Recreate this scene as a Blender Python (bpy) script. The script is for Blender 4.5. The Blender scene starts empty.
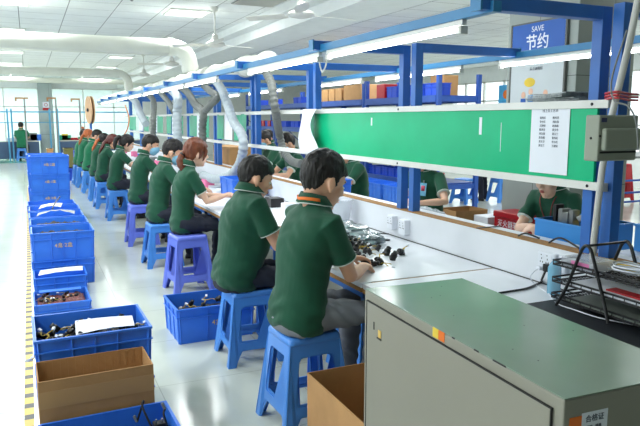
import bpy, bmesh, math, random
from mathutils import Vector, Matrix, noise
random.seed(7)
PI = math.pi
COL = bpy.context.scene.collection
V = Vector

# ---------------------------------------------------------------- camera frame (metres; camera stands at x=0,y=0)
CAM_H, FPX, HOR, VPX = 1.6, 640.0, 119.0, 28.0
PITCH = math.atan((213 - HOR) / FPX)
YAW = math.atan((320 - VPX) / math.hypot(FPX, 213 - HOR))
cp, sp, ct, st = math.cos(PITCH), math.sin(PITCH), math.cos(YAW), math.sin(YAW)
def at(x, y, X=None, Y=None, Z=None):
    u = 213 - y; dz = u*cp - FPX*sp; f = FPX*cp + u*sp; r = x - 320
    d = (f*st + r*ct, f*ct - r*st, dz)
    t = X/d[0] if X is not None else Y/d[1] if Y is not None else (Z - CAM_H)/d[2]
    return V((d[0]*t, d[1]*t, CAM_H + d[2]*t))

# ---------------------------------------------------------------- materials
MATS = {}
def mat(name, col, rough=.5, metal=0, var=.06, scale=6, bump=0, bscale=60, spec=.5, emit=0, alpha=1, trans=0, sheen=0, stretch=None, coat=0, sss=0):
    if name in MATS: return MATS[name]
    m = bpy.data.materials.new(name); m.use_nodes = True
    nt = m.node_tree; b = nt.nodes['Principled BSDF']
    col = tuple(pow(c/255, 2.2) for c in col)
    b.inputs['Roughness'].default_value = rough; b.inputs['Metallic'].default_value = metal
    b.inputs['Specular IOR Level'].default_value = spec
    if sheen: b.inputs['Sheen Weight'].default_value = sheen
    if coat: b.inputs['Coat Weight'].default_value = coat
    if sss:
        b.inputs['Subsurface Weight'].default_value = sss; b.inputs['Subsurface Radius'].default_value = (.01, .004, .002)
    if trans: b.inputs['Transmission Weight'].default_value = trans
    b.inputs['Alpha'].default_value = alpha
    tc = nt.nodes.new('ShaderNodeTexCoord'); mp = nt.nodes.new('ShaderNodeMapping')
    nt.links.new(tc.outputs['Object'], mp.inputs['Vector'])
    if stretch: mp.inputs['Scale'].default_value = stretch
    n = nt.nodes.new('ShaderNodeTexNoise'); n.inputs['Scale'].default_value = scale; n.inputs['Detail'].default_value = 4
    nt.links.new(mp.outputs['Vector'], n.inputs['Vector'])
    r = nt.nodes.new('ShaderNodeValToRGB')
    lo = tuple(max(0, c*(1 - var)) for c in col); hi = tuple(min(1, c*(1 + var)) for c in col)
    r.color_ramp.elements[0].position = .3; r.color_ramp.elements[1].position = .7
    r.color_ramp.elements[0].color = (*lo, 1); r.color_ramp.elements[1].color = (*hi, 1)
    nt.links.new(n.outputs['Fac'], r.inputs['Fac']); nt.links.new(r.outputs['Color'], b.inputs['Base Color'])
    if bump:
        n2 = nt.nodes.new('ShaderNodeTexNoise'); n2.inputs['Scale'].default_value = bscale; n2.inputs['Detail'].default_value = 3
        nt.links.new(mp.outputs['Vector'], n2.inputs['Vector'])
        bp = nt.nodes.new('ShaderNodeBump'); bp.inputs['Strength'].default_value = bump; bp.inputs['Distance'].default_value = .01
        nt.links.new(n2.outputs['Fac'], bp.inputs['Height']); nt.links.new(bp.outputs['Normal'], b.inputs['Normal'])
    if emit:
        b.inputs['Emission Color'].default_value = (*col, 1); b.inputs['Emission Strength'].default_value = emit
    MATS[name] = m; return m

def grid_mat(name, col, line, sx, sy, w, rough, plane='xy', off=(0, 0), spec=.5, var=.05, scale=3):
    """flat panels with thin joints on a world grid"""
    m = mat(name, col, rough, spec=spec, var=var, scale=scale); nt = m.node_tree; b = nt.nodes['Principled BSDF']
    tc = nt.nodes.new('ShaderNodeTexCoord'); s = nt.nodes.new('ShaderNodeSeparateXYZ')
    nt.links.new(tc.outputs['Object'], s.inputs[0])
    def line_node(ch, step, o):
        a = nt.nodes.new('ShaderNodeMath'); a.operation = 'ADD'; a.inputs[1].default_value = o + 1000*step
        nt.links.new(s.outputs[ch], a.inputs[0])
        md = nt.nodes.new('ShaderNodeMath'); md.operation = 'MODULO'; md.inputs[1].default_value = step
        nt.links.new(a.outputs[0], md.inputs[0])
        l = nt.nodes.new('ShaderNodeMath'); l.operation = 'LESS_THAN'; l.inputs[1].default_value = w
        nt.links.new(md.outputs[0], l.inputs[0]); return l
    idx = {'x': 0, 'y': 1, 'z': 2}
    l1 = line_node(idx[plane[0]], sx, off[0]); l2 = line_node(idx[plane[1]], sy, off[1])
    mx = nt.nodes.new('ShaderNodeMath'); mx.operation = 'MAXIMUM'
    nt.links.new(l1.outputs[0], mx.inputs[0]); nt.links.new(l2.outputs[0], mx.inputs[1])
    mix = nt.nodes.new('ShaderNodeMix'); mix.data_type = 'RGBA'
    nt.links.new(mx.outputs[0], mix.inputs['Factor'])
    src = b.inputs['Base Color'].links[0].from_socket
    nt.links.new(src, mix.inputs[6]); mix.inputs[7].default_value = (*[pow(c/255, 2.2) for c in line], 1)
    nt.links.new(mix.outputs[2], b.inputs['Base Color'])
    return m

M_floor = grid_mat('floor_tile', (204, 211, 200), (172, 178, 166), .8, .8, .006, .14, 'xy', (.18, .26), spec=.6, var=.05, scale=2)
M_ceil = grid_mat('ceiling_panel', (222, 226, 224), (120, 122, 120), .65, .65, .012, .8, 'xy', (.04, .1))
M_wall = mat('white_wall', (226, 230, 228), .7, var=.03)
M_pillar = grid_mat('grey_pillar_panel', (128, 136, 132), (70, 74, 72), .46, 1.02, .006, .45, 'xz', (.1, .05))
M_pillar_y = grid_mat('pillar_panel_lit_side', (150, 158, 154), (80, 84, 82), 5, 1.02, .006, .45, 'yz', (.1, .05))  # paler copy for x faces; light from the left put into the colour
M_blue = mat('blue_paint', (48, 104, 182), .38, var=.1, bump=.05)
M_rail = mat('teal_blue_paint', (48, 122, 172), .35, var=.08)
M_rackblue = mat('rack_blue_paint', (40, 76, 150), .45, var=.1)
M_crate = mat('crate_blue_plastic', (54, 118, 224), .4, var=.08, bump=.08, bscale=20)
M_crate2 = mat('crate_deep_blue_plastic', (34, 74, 190), .45, var=.08)
M_stoolb = mat('stool_blue_plastic', (76, 140, 224), .32, var=.05, bump=.04)
M_stoolp = mat('stool_violet_plastic', (104, 122, 224), .32, var=.05, bump=.04)
M_card = mat('cardboard', (176, 134, 88), .85, var=.08, scale=8, bump=.15, bscale=25)
M_cardd = mat('cardboard_tape', (186, 146, 96), .45, var=.03)
M_white = mat('white_laminate', (226, 230, 236), .32, var=.02)
M_rwhite = mat('white_rail', (222, 222, 216), .4, var=.04)
M_mdf = mat('chipboard_edge', (158, 116, 66), .8, var=.2, scale=60)
M_green = mat('green_board', (4, 178, 124), .32, spec=.3, var=.07, scale=3)
M_green2 = mat('green_sheet', (40, 160, 120), .4, var=.08)
M_paper = mat('white_paper', (232, 236, 244), .7, var=.02)
M_cream = mat('cream_metal', (206, 206, 198), .45, var=.03)
M_cabside = mat('cabinet_grey_paint', (140, 138, 125), .42, var=.03, scale=2)
M_cabtop = mat('cabinet_green_paint', (134, 152, 135), .2, var=.07, scale=3)
M_black = mat('black_plastic', (22, 22, 24), .4, var=.2)
M_dark = mat('dark_gap', (35, 35, 34), .6)
M_grey = mat('grey_plastic', (120, 124, 124), .5)
M_enc = mat('grey_green_enclosure', (148, 154, 138), .42, var=.03)
M_steel = mat('steel', (150, 152, 150), .3, metal=.8)
M_pipe = mat('duct_white_paint', (210, 212, 200), .42, var=.05, scale=3)
M_hosel = mat('hose_light_grey', (170, 180, 186), .5, var=.04)
M_hosed = mat('hose_dark_grey', (108, 112, 108), .55, var=.06)
M_red = mat('red_paint', (176, 20, 34), .4, var=.06)
M_yellow = mat('yellow_paint', (222, 190, 60), .5)
M_orange = mat('orange_plastic', (228, 112, 30), .5)
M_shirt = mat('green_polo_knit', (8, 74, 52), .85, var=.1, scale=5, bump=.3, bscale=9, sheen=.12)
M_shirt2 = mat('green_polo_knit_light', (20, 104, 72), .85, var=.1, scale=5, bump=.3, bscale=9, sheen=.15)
M_trim = mat('white_piping', (206, 214, 206), .7)
M_skin = mat('skin', (214, 164, 134), .5, var=.05, scale=12, sss=.15)
M_skin2 = mat('skin_pale', (224, 180, 154), .5, var=.04, scale=12, sss=.15)
M_lip = mat('lips', (178, 92, 84), .5)
M_eyew = mat('eye_white', (225, 222, 216), .3)
M_hair = mat('black_hair', (26, 22, 20), .5, var=.5, scale=40, bump=.7, bscale=70, stretch=(1, 1, .25), spec=.4)
M_haira = mat('auburn_hair', (104, 52, 26), .45, var=.35, scale=30, bump=.6, bscale=70, stretch=(1, 1, .2))
M_hairr = mat('reddish_hair', (84, 34, 24), .45, var=.3, scale=30, bump=.5, bscale=70, stretch=(1, 1, .2))
M_hairo = mat('orange_brown_hair', (176, 92, 48), .45, var=.3, scale=30, bump=.5, bscale=70, stretch=(1, 1, .2))
M_mask = mat('mask_blue', (130, 184, 214), .8, var=.04)
M_jean = mat('navy_trousers', (34, 38, 52), .85, var=.15, bump=.3, bscale=20)
M_greyt = mat('grey_trousers', (126, 130, 136), .8, var=.1, bump=.4, bscale=14)
M_pink = mat('pink_cloth', (226, 118, 160), .7)
M_bag = mat('clear_plastic_bag', (205, 214, 220), .12, alpha=.5, spec=.8, bump=.4, bscale=12)
M_bag2 = mat('grey_plastic_bag', (120, 136, 140), .2, alpha=.85, spec=.8, bump=.4, bscale=14)
M_clear = mat('clear_plastic_box', (215, 220, 228), .12, alpha=.45, spec=.7)
M_foam = mat('pink_label', (214, 120, 170), .6)
M_bottle = mat('light_blue_plastic', (130, 196, 226), .2, alpha=.65)
M_signb = mat('sign_blue', (40, 92, 176), .5, var=.03)
M_signw = mat('sign_white', (196, 204, 208), .5, var=.02)
M_tape_y = mat('tape_yellow', (220, 186, 70), .4)
M_print = mat('yellow_ink', (214, 178, 96), .6)
M_ink = mat('grey_ink', (88, 96, 110), .7)
M_inkd = mat('dark_ink', (40, 44, 56), .7)
M_tube = mat('lit_tube', (244, 250, 255), .4, emit=8, var=0)
M_panel = mat('lit_panel', (235, 248, 250), .4, emit=2.2, var=0)
M_winlit = mat('glass', (205, 235, 235), .03, alpha=.16, spec=.5, var=0)
M_desk = mat('blue_grey_desk', (70, 92, 124), .5)
M_rubber = mat('black_mat', (34, 38, 44), .55, var=.1)
M_wood = mat('spool_plywood', (196, 158, 122), .7, var=.1, scale=14)
M_brown = mat('brown_leather', (150, 108, 70), .7)

# ---------------------------------------------------------------- mesh helpers
def link(name, bm, m=None, parent=None, smooth=False, mats=None):
    me = bpy.data.meshes.new(name); bmesh.ops.recalc_face_normals(bm, faces=bm.faces[:]); bm.to_mesh(me); bm.free()
    for k in (mats or [m]): me.materials.append(k)
    if smooth:
        me.polygons.foreach_set('use_smooth', [True]*len(me.polygons))
        try: me.set_sharp_from_angle(angle=math.radians(40))
        except Exception: pass
    o = bpy.data.objects.new(name, me); COL.objects.link(o)
    if parent is not None: o.parent = parent
    return o
def tag(o, label, cat, group=None):
    o['label'] = label; o['category'] = cat
    if group: o['group'] = group
    return o
def empty(name, label, cat, loc=(0, 0, 0), rz=0, group=None):
    o = bpy.data.objects.new(name, None); COL.objects.link(o); o.empty_display_size = .1
    o.location = loc; o.rotation_euler = (0, 0, rz)
    return tag(o, label, cat, group)
def struct(name, bm, m, smooth=False):
    o = link(name, bm, m, None, smooth); o['kind'] = 'structure'; return o
def B(): return bmesh.new()
def box(bm, x0, x1, y0, y1, z0, z1, bev=0, M=None):
    r = bmesh.ops.create_cube(bm, size=1); vs = r['verts']
    for v in vs: v.co = V(((x0 + x1)/2 + v.co.x*(x1 - x0), (y0 + y1)/2 + v.co.y*(y1 - y0), (z0 + z1)/2 + v.co.z*(z1 - z0)))
    if bev:
        es = list({e for v in vs for e in v.link_edges})
        g = bmesh.ops.bevel(bm, geom=es, offset=bev, segments=2, affect='EDGES', profile=.5); vs = list({v for f in g['faces'] for v in f.verts} | {v for v in vs if v.is_valid})
    if M is not None: bmesh.ops.transform(bm, matrix=M, verts=vs)
    return vs
def bar(bm, a, b, w, h=None, bev=0):
    a, b = V(a), V(b); h = h or w; d = (b - a); L = d.length; q = d.to_track_quat('Z', 'Y').to_matrix().to_4x4()
    return box(bm, -w/2, w/2, -h/2, h/2, 0, L, bev, Matrix.Translation(a) @ q)
def rings_mesh(bm, rings, closed=True):
    vr = [[bm.verts.new(p) for p in r] for r in rings]; n = len(vr[0])
    for a, b in zip(vr, vr[1:]):
        for i in range(n): bm.faces.new((a[i], a[(i + 1) % n], b[(i + 1) % n], b[i]))
    if closed: bm.faces.new(vr[0][::-1]); bm.faces.new(vr[-1])
    return vr
def tube(bm, pts, r, seg=10, closed=True, corr=0, flat=None):
    """round tube; r number or list; flat=(side vector, k) squashes"""
    pts = [V(p) for p in pts]; n = len(pts); rs = r if isinstance(r, (list, tuple)) else [r]*n
    rings = []; up = None
    for i, p in enumerate(pts):
        t = (pts[min(i + 1, n - 1)] - pts[max(i - 1, 0)]).normalized()
        if up is None:
            up = V((0, 0, 1)) if abs(t.z) < .9 else V((1, 0, 0))
        s = t.cross(up).normalized(); up = s.cross(t).normalized()
        rr = rs[i]; rings.append([p + (s*math.cos(a) + up*math.sin(a))*rr for a in [2*PI*k/seg for k in range(seg)]])
    rings_mesh(bm, rings, closed)
def smooth_path(pts, n=8):
    pts = [V(p) for p in pts]; out = []
    P = [pts[0]] + pts + [pts[-1]]
    for i in range(1, len(P) - 2):
        for k in range(n):
            t = k/n; a, b, c, d = P[i-1], P[i], P[i+1], P[i+2]
            out.append(.5*((2*b) + (c - a)*t + (2*a - 5*b + 4*c - d)*t*t + (3*b - a - 3*c + d)*t**3))
    out.append(pts[-1]); return out
def chain(bm, pts, rs, seg=12):
    """round-ended tapering limb"""
    pts = [V(p) for p in pts]; rs = list(rs)
    d0 = (pts[0] - pts[1]).normalized(); d1 = (pts[-1] - pts[-2]).normalized()
    P = [pts[0] + d0*rs[0]*.9, pts[0] + d0*rs[0]*.55] + pts + [pts[-1] + d1*rs[-1]*.55, pts[-1] + d1*rs[-1]*.9]
    R = [rs[0]*.35, rs[0]*.82] + rs + [rs[-1]*.82, rs[-1]*.35]
    tube(bm, P, R, seg)
def ball(bm, c, r, M=None, sub=3):
    g = bmesh.ops.create_icosphere(bm, subdivisions=sub, radius=1)
    r = r if isinstance(r, (tuple, list)) else (r, r, r)
    for v in g['verts']:
        v.co = V((v.co.x*r[0], v.co.y*r[1], v.co.z*r[2]))
        if M is not None: v.co = M.to_3x3() @ v.co
        v.co = v.co + V(c)
    return g['verts']
def lathe(bm, prof, seg=20, M=None):
    rings = [[V((r*math.cos(2*PI*k/seg), r*math.sin(2*PI*k/seg), z)) for k in range(seg)] for r, z in prof]
    if M is not None: rings = [[M @ p for p in r] for r in rings]
    rings_mesh(bm, rings)
WORK = bpy.data.scenes.new('work')
def evaluated_mesh(o):
    WORK.collection.objects.link(o); vl = WORK.view_layers[0]; vl.update()
    out = bpy.data.meshes.new_from_object(o.evaluated_get(vl.depsgraph), depsgraph=vl.depsgraph)
    WORK.collection.objects.unlink(o); return out
def remesh(bm, vox, smooth=3, fac=.5):
    me = bpy.data.meshes.new('tmp'); bmesh.ops.recalc_face_normals(bm, faces=bm.faces[:]); bm.to_mesh(me); bm.free()
    o = bpy.data.objects.new('tmp', me)
    r = o.modifiers.new('r', 'REMESH'); r.mode = 'VOXEL'; r.voxel_size = vox
    if smooth:
        s = o.modifiers.new('s', 'SMOOTH'); s.iterations = smooth; s.factor = fac
    out = evaluated_mesh(o)
    bpy.data.objects.remove(o); bpy.data.meshes.remove(me)
    out.polygons.foreach_set('use_smooth', [True]*len(out.polygons))
    return out
def link_me(name, me, m, parent=None):
    me.materials.clear(); me.materials.append(m)
    o = bpy.data.objects.new(name, me); COL.objects.link(o)
    if parent is not None: o.parent = parent
    return o
def text(name, s, size, m, M, parent=None, depth=.0006, align='CENTER', bold=0):
    c = bpy.data.curves.new(name, 'FONT'); c.body = s; c.size = size; c.align_x = align; c.align_y = 'CENTER'; c.extrude = depth; c.offset = bold
    c.resolution_u = 3
    o = bpy.data.objects.new('tmp', c); me = evaluated_mesh(o)
    bpy.data.objects.remove(o); me.transform(M); return link_me(name, me, m, parent)
def facing(loc, x, y):
    """text frame: x = reading direction, y = up direction"""
    x, y = V(x).normalized(), V(y).normalized(); z = x.cross(y)
    m = Matrix((x, y, z)).transposed().to_4x4(); m.translation = V(loc); return m
NEGX = ((0, -1, 0), (0, 0, 1))     # writing on a face that looks towards -x
NEGY = ((1, 0, 0), (0, 0, 1))      # writing on a face that looks towards -y
def copy_tree(o, parent=None, label=None):
    c = o.copy(); COL.objects.link(c); c.parent = parent
    if label: c['label'] = label
    for ch in list(o.children): copy_tree(ch, c)
    return c
exec_parts = []

# ================================================================ SETTING
RX0, RX1, RY0, RYG, RY1, CH = -3.4, 13.0, -7.0, 29.0, 33.0, 3.2
b = B(); box(b, RX0, RX1, RY0, RY1, -.1, 0); struct('floor', b, M_floor)
b = B(); box(b, RX0, RX1, RY0, RY1, CH, CH + .1); struct('ceiling', b, M_ceil)
# beam that runs down the hall below the ceiling, right of the benches
b = B(); box(b, 3.55, 4.25, RY0, RYG, 2.93, CH); struct('trim_1', b, M_wall)
b = B(); box(b, 3.35, 3.55, RY0, RYG, 3.08, CH); struct('trim_2', b, M_wall)
# left wall: sill and head around a long row of windows
b = B(); box(b, RX0 - .2, RX0, RY0, RY1, 0, .8); box(b, RX0 - .2, RX0, RY0, RY1, 3.0, CH)
for y in range(4, 36, 5): box(b, RX0 - .2, RX0, y - .25, y + .25, .8, 3.0)
box(b, RX0 - .2, RX0, RY0, -.4, .8, 3.0)  # unseen solid stretch added to keep window light off the near end
struct('wall_left', b, M_wall)
# right wall with windows
b = B(); box(b, RX1, RX1 + .2, RY0, RY1, 0, .75); box(b, RX1, RX1 + .2, RY0, RY1, 2.75, CH)
for y0, y1 in ((RY0, 6.0), (11.6, 14.6), (18, RY1)): box(b, RX1, RX1 + .2, y0, y1, .75, 2.75)
struct('wall_right', b, M_wall)
b = B(); box(b, RX0, RX1, RY1, RY1 + .2, 0, CH); struct('wall_back', b, M_wall)
b = B(); box(b, RX0 - .2, RX1 + .2, RY0 - .2, RY0, 0, CH); struct('wall_front', b, M_pillar)  # unseen wall added behind the camera to shut out ambient light
b = B()   # the front of the glazed partition at the end of the hall
box(b, RX0, RX1, RYG, RYG + .12, 2.86, CH)
box(b, 4.6, RX1, RYG, RYG + .12, 0, 2.86)
struct('wall_glazed', b, M_wall)
for i, (x0, x1) in enumerate(((RX0, .42), (.95, 4.6))):
    b = B()
    box(b, x0, x1, RYG + .05, RYG + .06, .05, 2.86)
    w = struct('window_%d' % (i + 1), b, M_winlit)
    f = B(); zs = (.05, 2.1, 2.84)
    for z in zs: box(f, x0, x1, RYG + .03, RYG + .08, z - .02, z + .02)
    nx = 3
    for k in range(nx + 1):
        xx = x0 + (x1 - x0)*k/nx; box(f, xx - .02, xx + .02, RYG + .03, RYG + .08, 0, 2.86)
    link('window_frame', f, M_cream, w)
for i, (y0, y1) in enumerate(((6.0, 11.6), (14.6, 18))):
    b = B(); box(b, RX1 + .08, RX1 + .09, y0, y1, .75, 2.75); w = struct('window_%d' % (i + 3), b, M_winlit)
    f = B()
    for z in (.77, 1.45, 2.15, 2.73): box(f, RX1 + .05, RX1 + .12, y0, y1, z - .025, z + .025)
    k = y0
    while k <= y1 + .01: box(f, RX1 + .05, RX1 + .12, k - .03, k + .03, .75, 2.75); k += .93
    link('window_frame', f, M_cream, w)
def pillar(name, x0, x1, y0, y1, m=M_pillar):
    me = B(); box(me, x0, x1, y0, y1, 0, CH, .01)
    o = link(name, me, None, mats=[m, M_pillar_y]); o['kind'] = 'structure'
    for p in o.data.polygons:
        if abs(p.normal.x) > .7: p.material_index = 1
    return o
pillar('pillar', .42, .95, 28.55, 29.0, grid_mat('hazed_pillar_tile', (162, 174, 172), (120, 130, 128), .46, 1.02, .012, .45, 'xz', (.1, .05)))  # far pillar tile lightened: haze put into its colour
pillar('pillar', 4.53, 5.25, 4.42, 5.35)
# small red and white notice on the far pillar
n = empty('wall_notice', 'small white and red safety notice on the far tiled pillar', 'sign')
b = B(); box(b, .57, .82, 28.52, 28.545, 1.95, 2.28); link('board', b, M_paper, n)
b = B(); box(b, .57, .82, 28.512, 28.522, 1.95, 2.05); link('caption_band', b, M_red, n)
b = B(); tube(b, [(.695 + .06*math.cos(a), 28.51, 2.17 + .06*math.sin(a)) for a in [PI*2*k/16 for k in range(17)]], .01, 6); link('prohibition_ring', b, M_red, n)
# yellow black floor tape
M_tape = grid_mat('striped_tape', (214, 178, 60), (26, 25, 22), 900, .15, .062, .4, 'xy')
b = B(); box(b, -.115, -.065, 1.0, 17, .0005, .0015)
t = link('floor_tape', b, M_tape); tag(t, 'yellow and black striped tape on the floor left of the crates', 'floor tape')
b = B(); box(b, RX0 + .5, .1, 26.0, 29, .0005, .003); t = struct('trim_3', b, mat('green_floor_strip', (96, 156, 130), .2))  # plain green strip on the floor before the glazed partition

# ================================================================ ceiling lights, vents, fans, pipes
def troffer(x, y, label):
    o = empty('ceiling_light', label, 'ceiling light', (x, y, CH), 0, 'square grille lights in the ceiling')
    f = B()
    for a in ((-.31, -.29), (.29, .31)): box(f, a[0], a[1], -.31, .31, -.02, .0); box(f, -.31, .31, a[0], a[1], -.02, 0)
    for k in range(1, 4): box(f, -.29, .29, -.31 + k*.155 - .004, -.31 + k*.155 + .004, -.018, 0); 
    link('frame', f, M_cream, o)
    d = B(); box(d, -.29, .29, -.29, .29, -.008, -.004); link('diffuser', d, M_panel, o)
    return o
tl = [(2.3, 10.0, 'square grille ceiling light above the large elbow pipe'), (-.2, 10.0, 'square grille ceiling light at top left corner'),
      (-.25, 13.2, 'square grille ceiling light just above the thick pipe, left edge'), (-.3, 17.5, 'square grille ceiling light between the two pipes, left edge'),
      (-.35, 20.9, 'square grille ceiling light just above the thin lower pipe, left edge'), (2.3, 17.7, 'square grille ceiling light right of centre between the pipes'),
      (2.3, 21.2, 'far square grille ceiling light above the second pipe elbow')]
for x, y, l in tl: troffer(x, y, l)
LIGHTS = [(x, y) for x, y, _ in tl] + [(2.3, 5.5), (-.2, 6.5), (-1.8, 4.5), (-1.8, 2.5), (6.5, 4.2), (6.5, 6.5), (6.5, 11), (6.5, 16), (10.5, 8), (10.5, 13), (8, 5), (5.2, 8.5), (5.2, 13), (8.5, 13), (2.3, 25), (-.3, 25), (8, 21)]  # points past the troffers are added fill lights without any fixture
for x, y in LIGHTS:
    L = bpy.data.lights.new('troffer_and_fill_light', 'AREA'); L.size = .55; L.energy = 42; L.color = (.97, 1, 1)
    o = bpy.data.objects.new('troffer_and_fill_light', L); COL.objects.link(o); o.location = (x, y, CH - .03)
for x in (-2, 1, 4):
    L = bpy.data.lights.new('back_room_light', 'AREA'); L.size = 1.5; L.energy = 85; L.color = (.82, 1, 1)
    o = bpy.data.objects.new('back_room_light', L); COL.objects.link(o); o.location = (x, 31, CH - .05)
v = empty('ceiling_vent', 'dark square air vent in the ceiling near top centre', 'vent', (2.98, 8.65, CH))
b = B(); box(b, -.3, .3, -.3, .3, -.012, -.002); link('backing', b, M_grey, v)
b = B()
for k in range(9): box(b, -.29, .29, -.29 + k*.068, -.27 + k*.068, -.022, -.012)
link('louvres', b, M_cream, v)
def fan(x, y, zr, rot, label):
    o = empty('ceiling_fan', label, 'ceiling fan', (x, y, CH), rot, 'ceiling fans')
    b = B(); tube(b, [(0, 0, 0), (0, 0, zr + .1)], .013, 10); lathe(b, [(.01, 0), (.06, -.005), (.05, -.05), (.015, -.08)]); link('rod', b, M_cream, o, True)
    b = B(); lathe(b, [(.02, zr + .14), (.045, zr + .12), (.05, zr + .06), (.07, zr + .045), (.135, zr + .02), (.145, zr - .005), (.12, zr - .03), (.05, zr - .045), (.01, zr - .047)], 28); link('motor', b, M_cream, o, True)
    for k in range(3):
        b = B(); A = Matrix.Rotation(k*2*PI/3, 4, 'Z')
        box(b, .1, .2, -.018, .018, zr - .012, zr - .006, 0, A)
        rg = []
        for s in range(9):
            u = s/8; xx = .18 + u*.5; w = .055 + .02*math.sin(u*PI); 
            if s == 8: w *= .75
            rg.append([A @ V((xx, w, zr + .008)), A @ V((xx, -w, zr - .018)), A @ V((xx, -w, zr - .021)), A @ V((xx, w, zr + .005))])
        rings_mesh(b, rg); link('blade', b, M_cream, o, True)
fan(2.55, 9.36, -.52, .35, 'white ceiling fan right of the large elbow pipe')
fan(2.70, 6.47, -.5, .15, 'nearest white ceiling fan at top centre')
fan(2.68, 16.5, -.52, .3, 'white ceiling fan behind the thick pipe, left one of the far pair')
fan(2.72, 13.3, -.5, .8, 'white ceiling fan right behind the thick pipe elbow')
def elbow_pipe(name, label, Y, zc, r, xe, zbot, cat='pipe'):
    o = empty(name, label, cat)
    pts = [(RX0, Y, zc)] + [(x, Y, zc) for x in (-2, -1, 0, 1, xe - .3)]
    R = .26
    for k in range(9):
        a = PI/2*k/8; pts.append((xe - R + R*math.sin(a), Y, zc - R + R*math.cos(a)))
    pts += [(xe, Y, zbot)]
    b = B(); tube(b, pts, r, 28); link('pipe_run', b, M_pipe, o, True)
    for p, d in (((xe - R - .03, Y, zc), (1, 0, 0)), ((xe, Y, zc - R - .04), (0, 0, 1))):
        p = V(p); d = V(d); b = B(); tube(b, [p - d*.04, p + d*.04], r + .012, 28); link('collar', b, M_pipe, o, True)
    return o
elbow_pipe('ventilation_pipe', 'thick white pipe crossing under the ceiling and bending down', 10.0, 2.68, .118, 2.32, 2.3, 'pipe')
elbow_pipe('ventilation_pipe', 'thinner lower white pipe bending down behind the thick one', 16.8, 2.72, .1, 2.34, 2.3, 'pipe')
# main duct along the bench, lumpy foil-wrapped
b = B(); pts = []; rs = []
y = 6.5
while y < 24: pts.append((2.34 + .01*math.sin(y*5), y, 2.20)); rs.append(.105 + .012*math.sin(y*9) + .006*math.sin(y*23)); y += .08
tube(b, pts, rs, 24); duct = link('main_duct', b, M_pipe, None, True); tag(duct, 'long wrapped white air duct running above the bench frames', 'duct')
for i, yy in enumerate([7.3, 9.0, 10.7, 12.4, 14.1]):
    b = B(); tube(b, [(2.34, yy - .03, 2.20), (2.34, yy + .03, 2.20)], .122, 24); link('clamp', b, M_cream, duct, True)
for y, z, r, x1, lab in ((14.5, 3.0, .03, 3.4, 'thin white sprinkler pipe under the ceiling behind the thick pipe'), (25, 2.95, .09, 4.6, 'far pale pipe crossing just before the glazed partition')):
    b = B(); tube(b, [(RX0, y, z), (x1, y, z)], r, 16); o = link('sprinkler_pipe', b, M_pipe, None, True); tag(o, lab, 'pipe')
    for k in range(4):
        h = B(); x = RX0 + .6 + k*(x1 - RX0 - 1)/3; tube(h, [(x, y, z + r*.5), (x, y, CH)], .008, 6); link('hanger', h, M_cream, o)
for x, y in ((1.34, 9.0), (1.9, 15.5)):
    b = B(); lathe(b, [(.035, CH), (.04, CH - .01), (.015, CH - .02), (.014, CH - .05), (.025, CH - .055), (.008, CH - .065)], 12, Matrix.Translation((x, y, 0)))
    tag(link('ceiling_sprinkler', b, M_grey, None, True), 'small ceiling sprinkler head ' + ('above the thick pipe' if y < 10 else 'between the two crossing pipes'), 'sprinkler')

# ================================================================ bench line
FY = [2.25, 3.97, 5.65, 7.35, 9.05, 10.75, 12.45, 14.15, 15.85, 17.5]
near = ['nearest', 'second', 'third', 'fourth', 'fifth', 'sixth', 'seventh', 'eighth', 'ninth', 'last']
for i, y in enumerate(FY):
    o = empty('bench_frame', 'blue steel post frame with overhead arms, %s from the camera' % near[i], 'frame', (2.45, y, 0), 0, 'blue post frames along the bench')
    b = B(); box(b, -.03, .03, -.03, .03, 0, 2.11, .003); link('post', b, M_blue, o)
    b = B(); box(b, -.72, -.03, -.03, .03, 2.05, 2.11, .003); link('arm', b, M_blue, o)
    q0, q1 = (-.145, -.085) if i == 0 else (-.19, -.13)
    b = B(); box(b, -.03, .03, q0, q1, 0, 2.11, .003); link('post', b, M_blue, o)
    b = B(); box(b, .03, .86, q0, q1, 2.05, 2.11, .003); link('arm', b, M_blue, o)
    b = B(); box(b, -.725, -.715, -.035, .035, 2.046, 2.115); link('end_plate', b, M_rail, o); b = B(); box(b, .86, .87, q0 - .005, q1 + .005, 2.04, 2.115); link('end_plate', b, M_rail, o)
def lamp_rail(x, y0, y1, label, lamps, glabel, group):
    b = B(); box(b, x - .022, x + .022, y0, y1, 2.04, 2.085, .002); o = link('lamp_rail', b, M_rail); tag(o, label, 'rail')
    b = B()
    yy = y0 + .3
    while yy < y1: box(b, x - .012, x + .012, yy, yy + .02, 2.036, 2.042); yy += .5
    link('bolts', b, M_dark, o)
    for k, (a, c) in enumerate(lamps):
        t = empty('tube_lamp', glabel[k], 'lamp', (x, a, 1.998), 0, group)
        L = c - a
        m = B(); box(m, -.013, .013, 0, L, .018, .042, .003); link('housing', m, M_rwhite, t)
        m = B(); tube(m, [(0, .03, 0), (0, L - .03, 0)], .010, 12); link('tube', m, M_tube, t, True)
        for s in (.012, L - .012): m = B(); box(m, -.02, .02, s - .012, s + .012, -.022, .014, .003); link('lamp_holder', m, M_cream, t)
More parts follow.
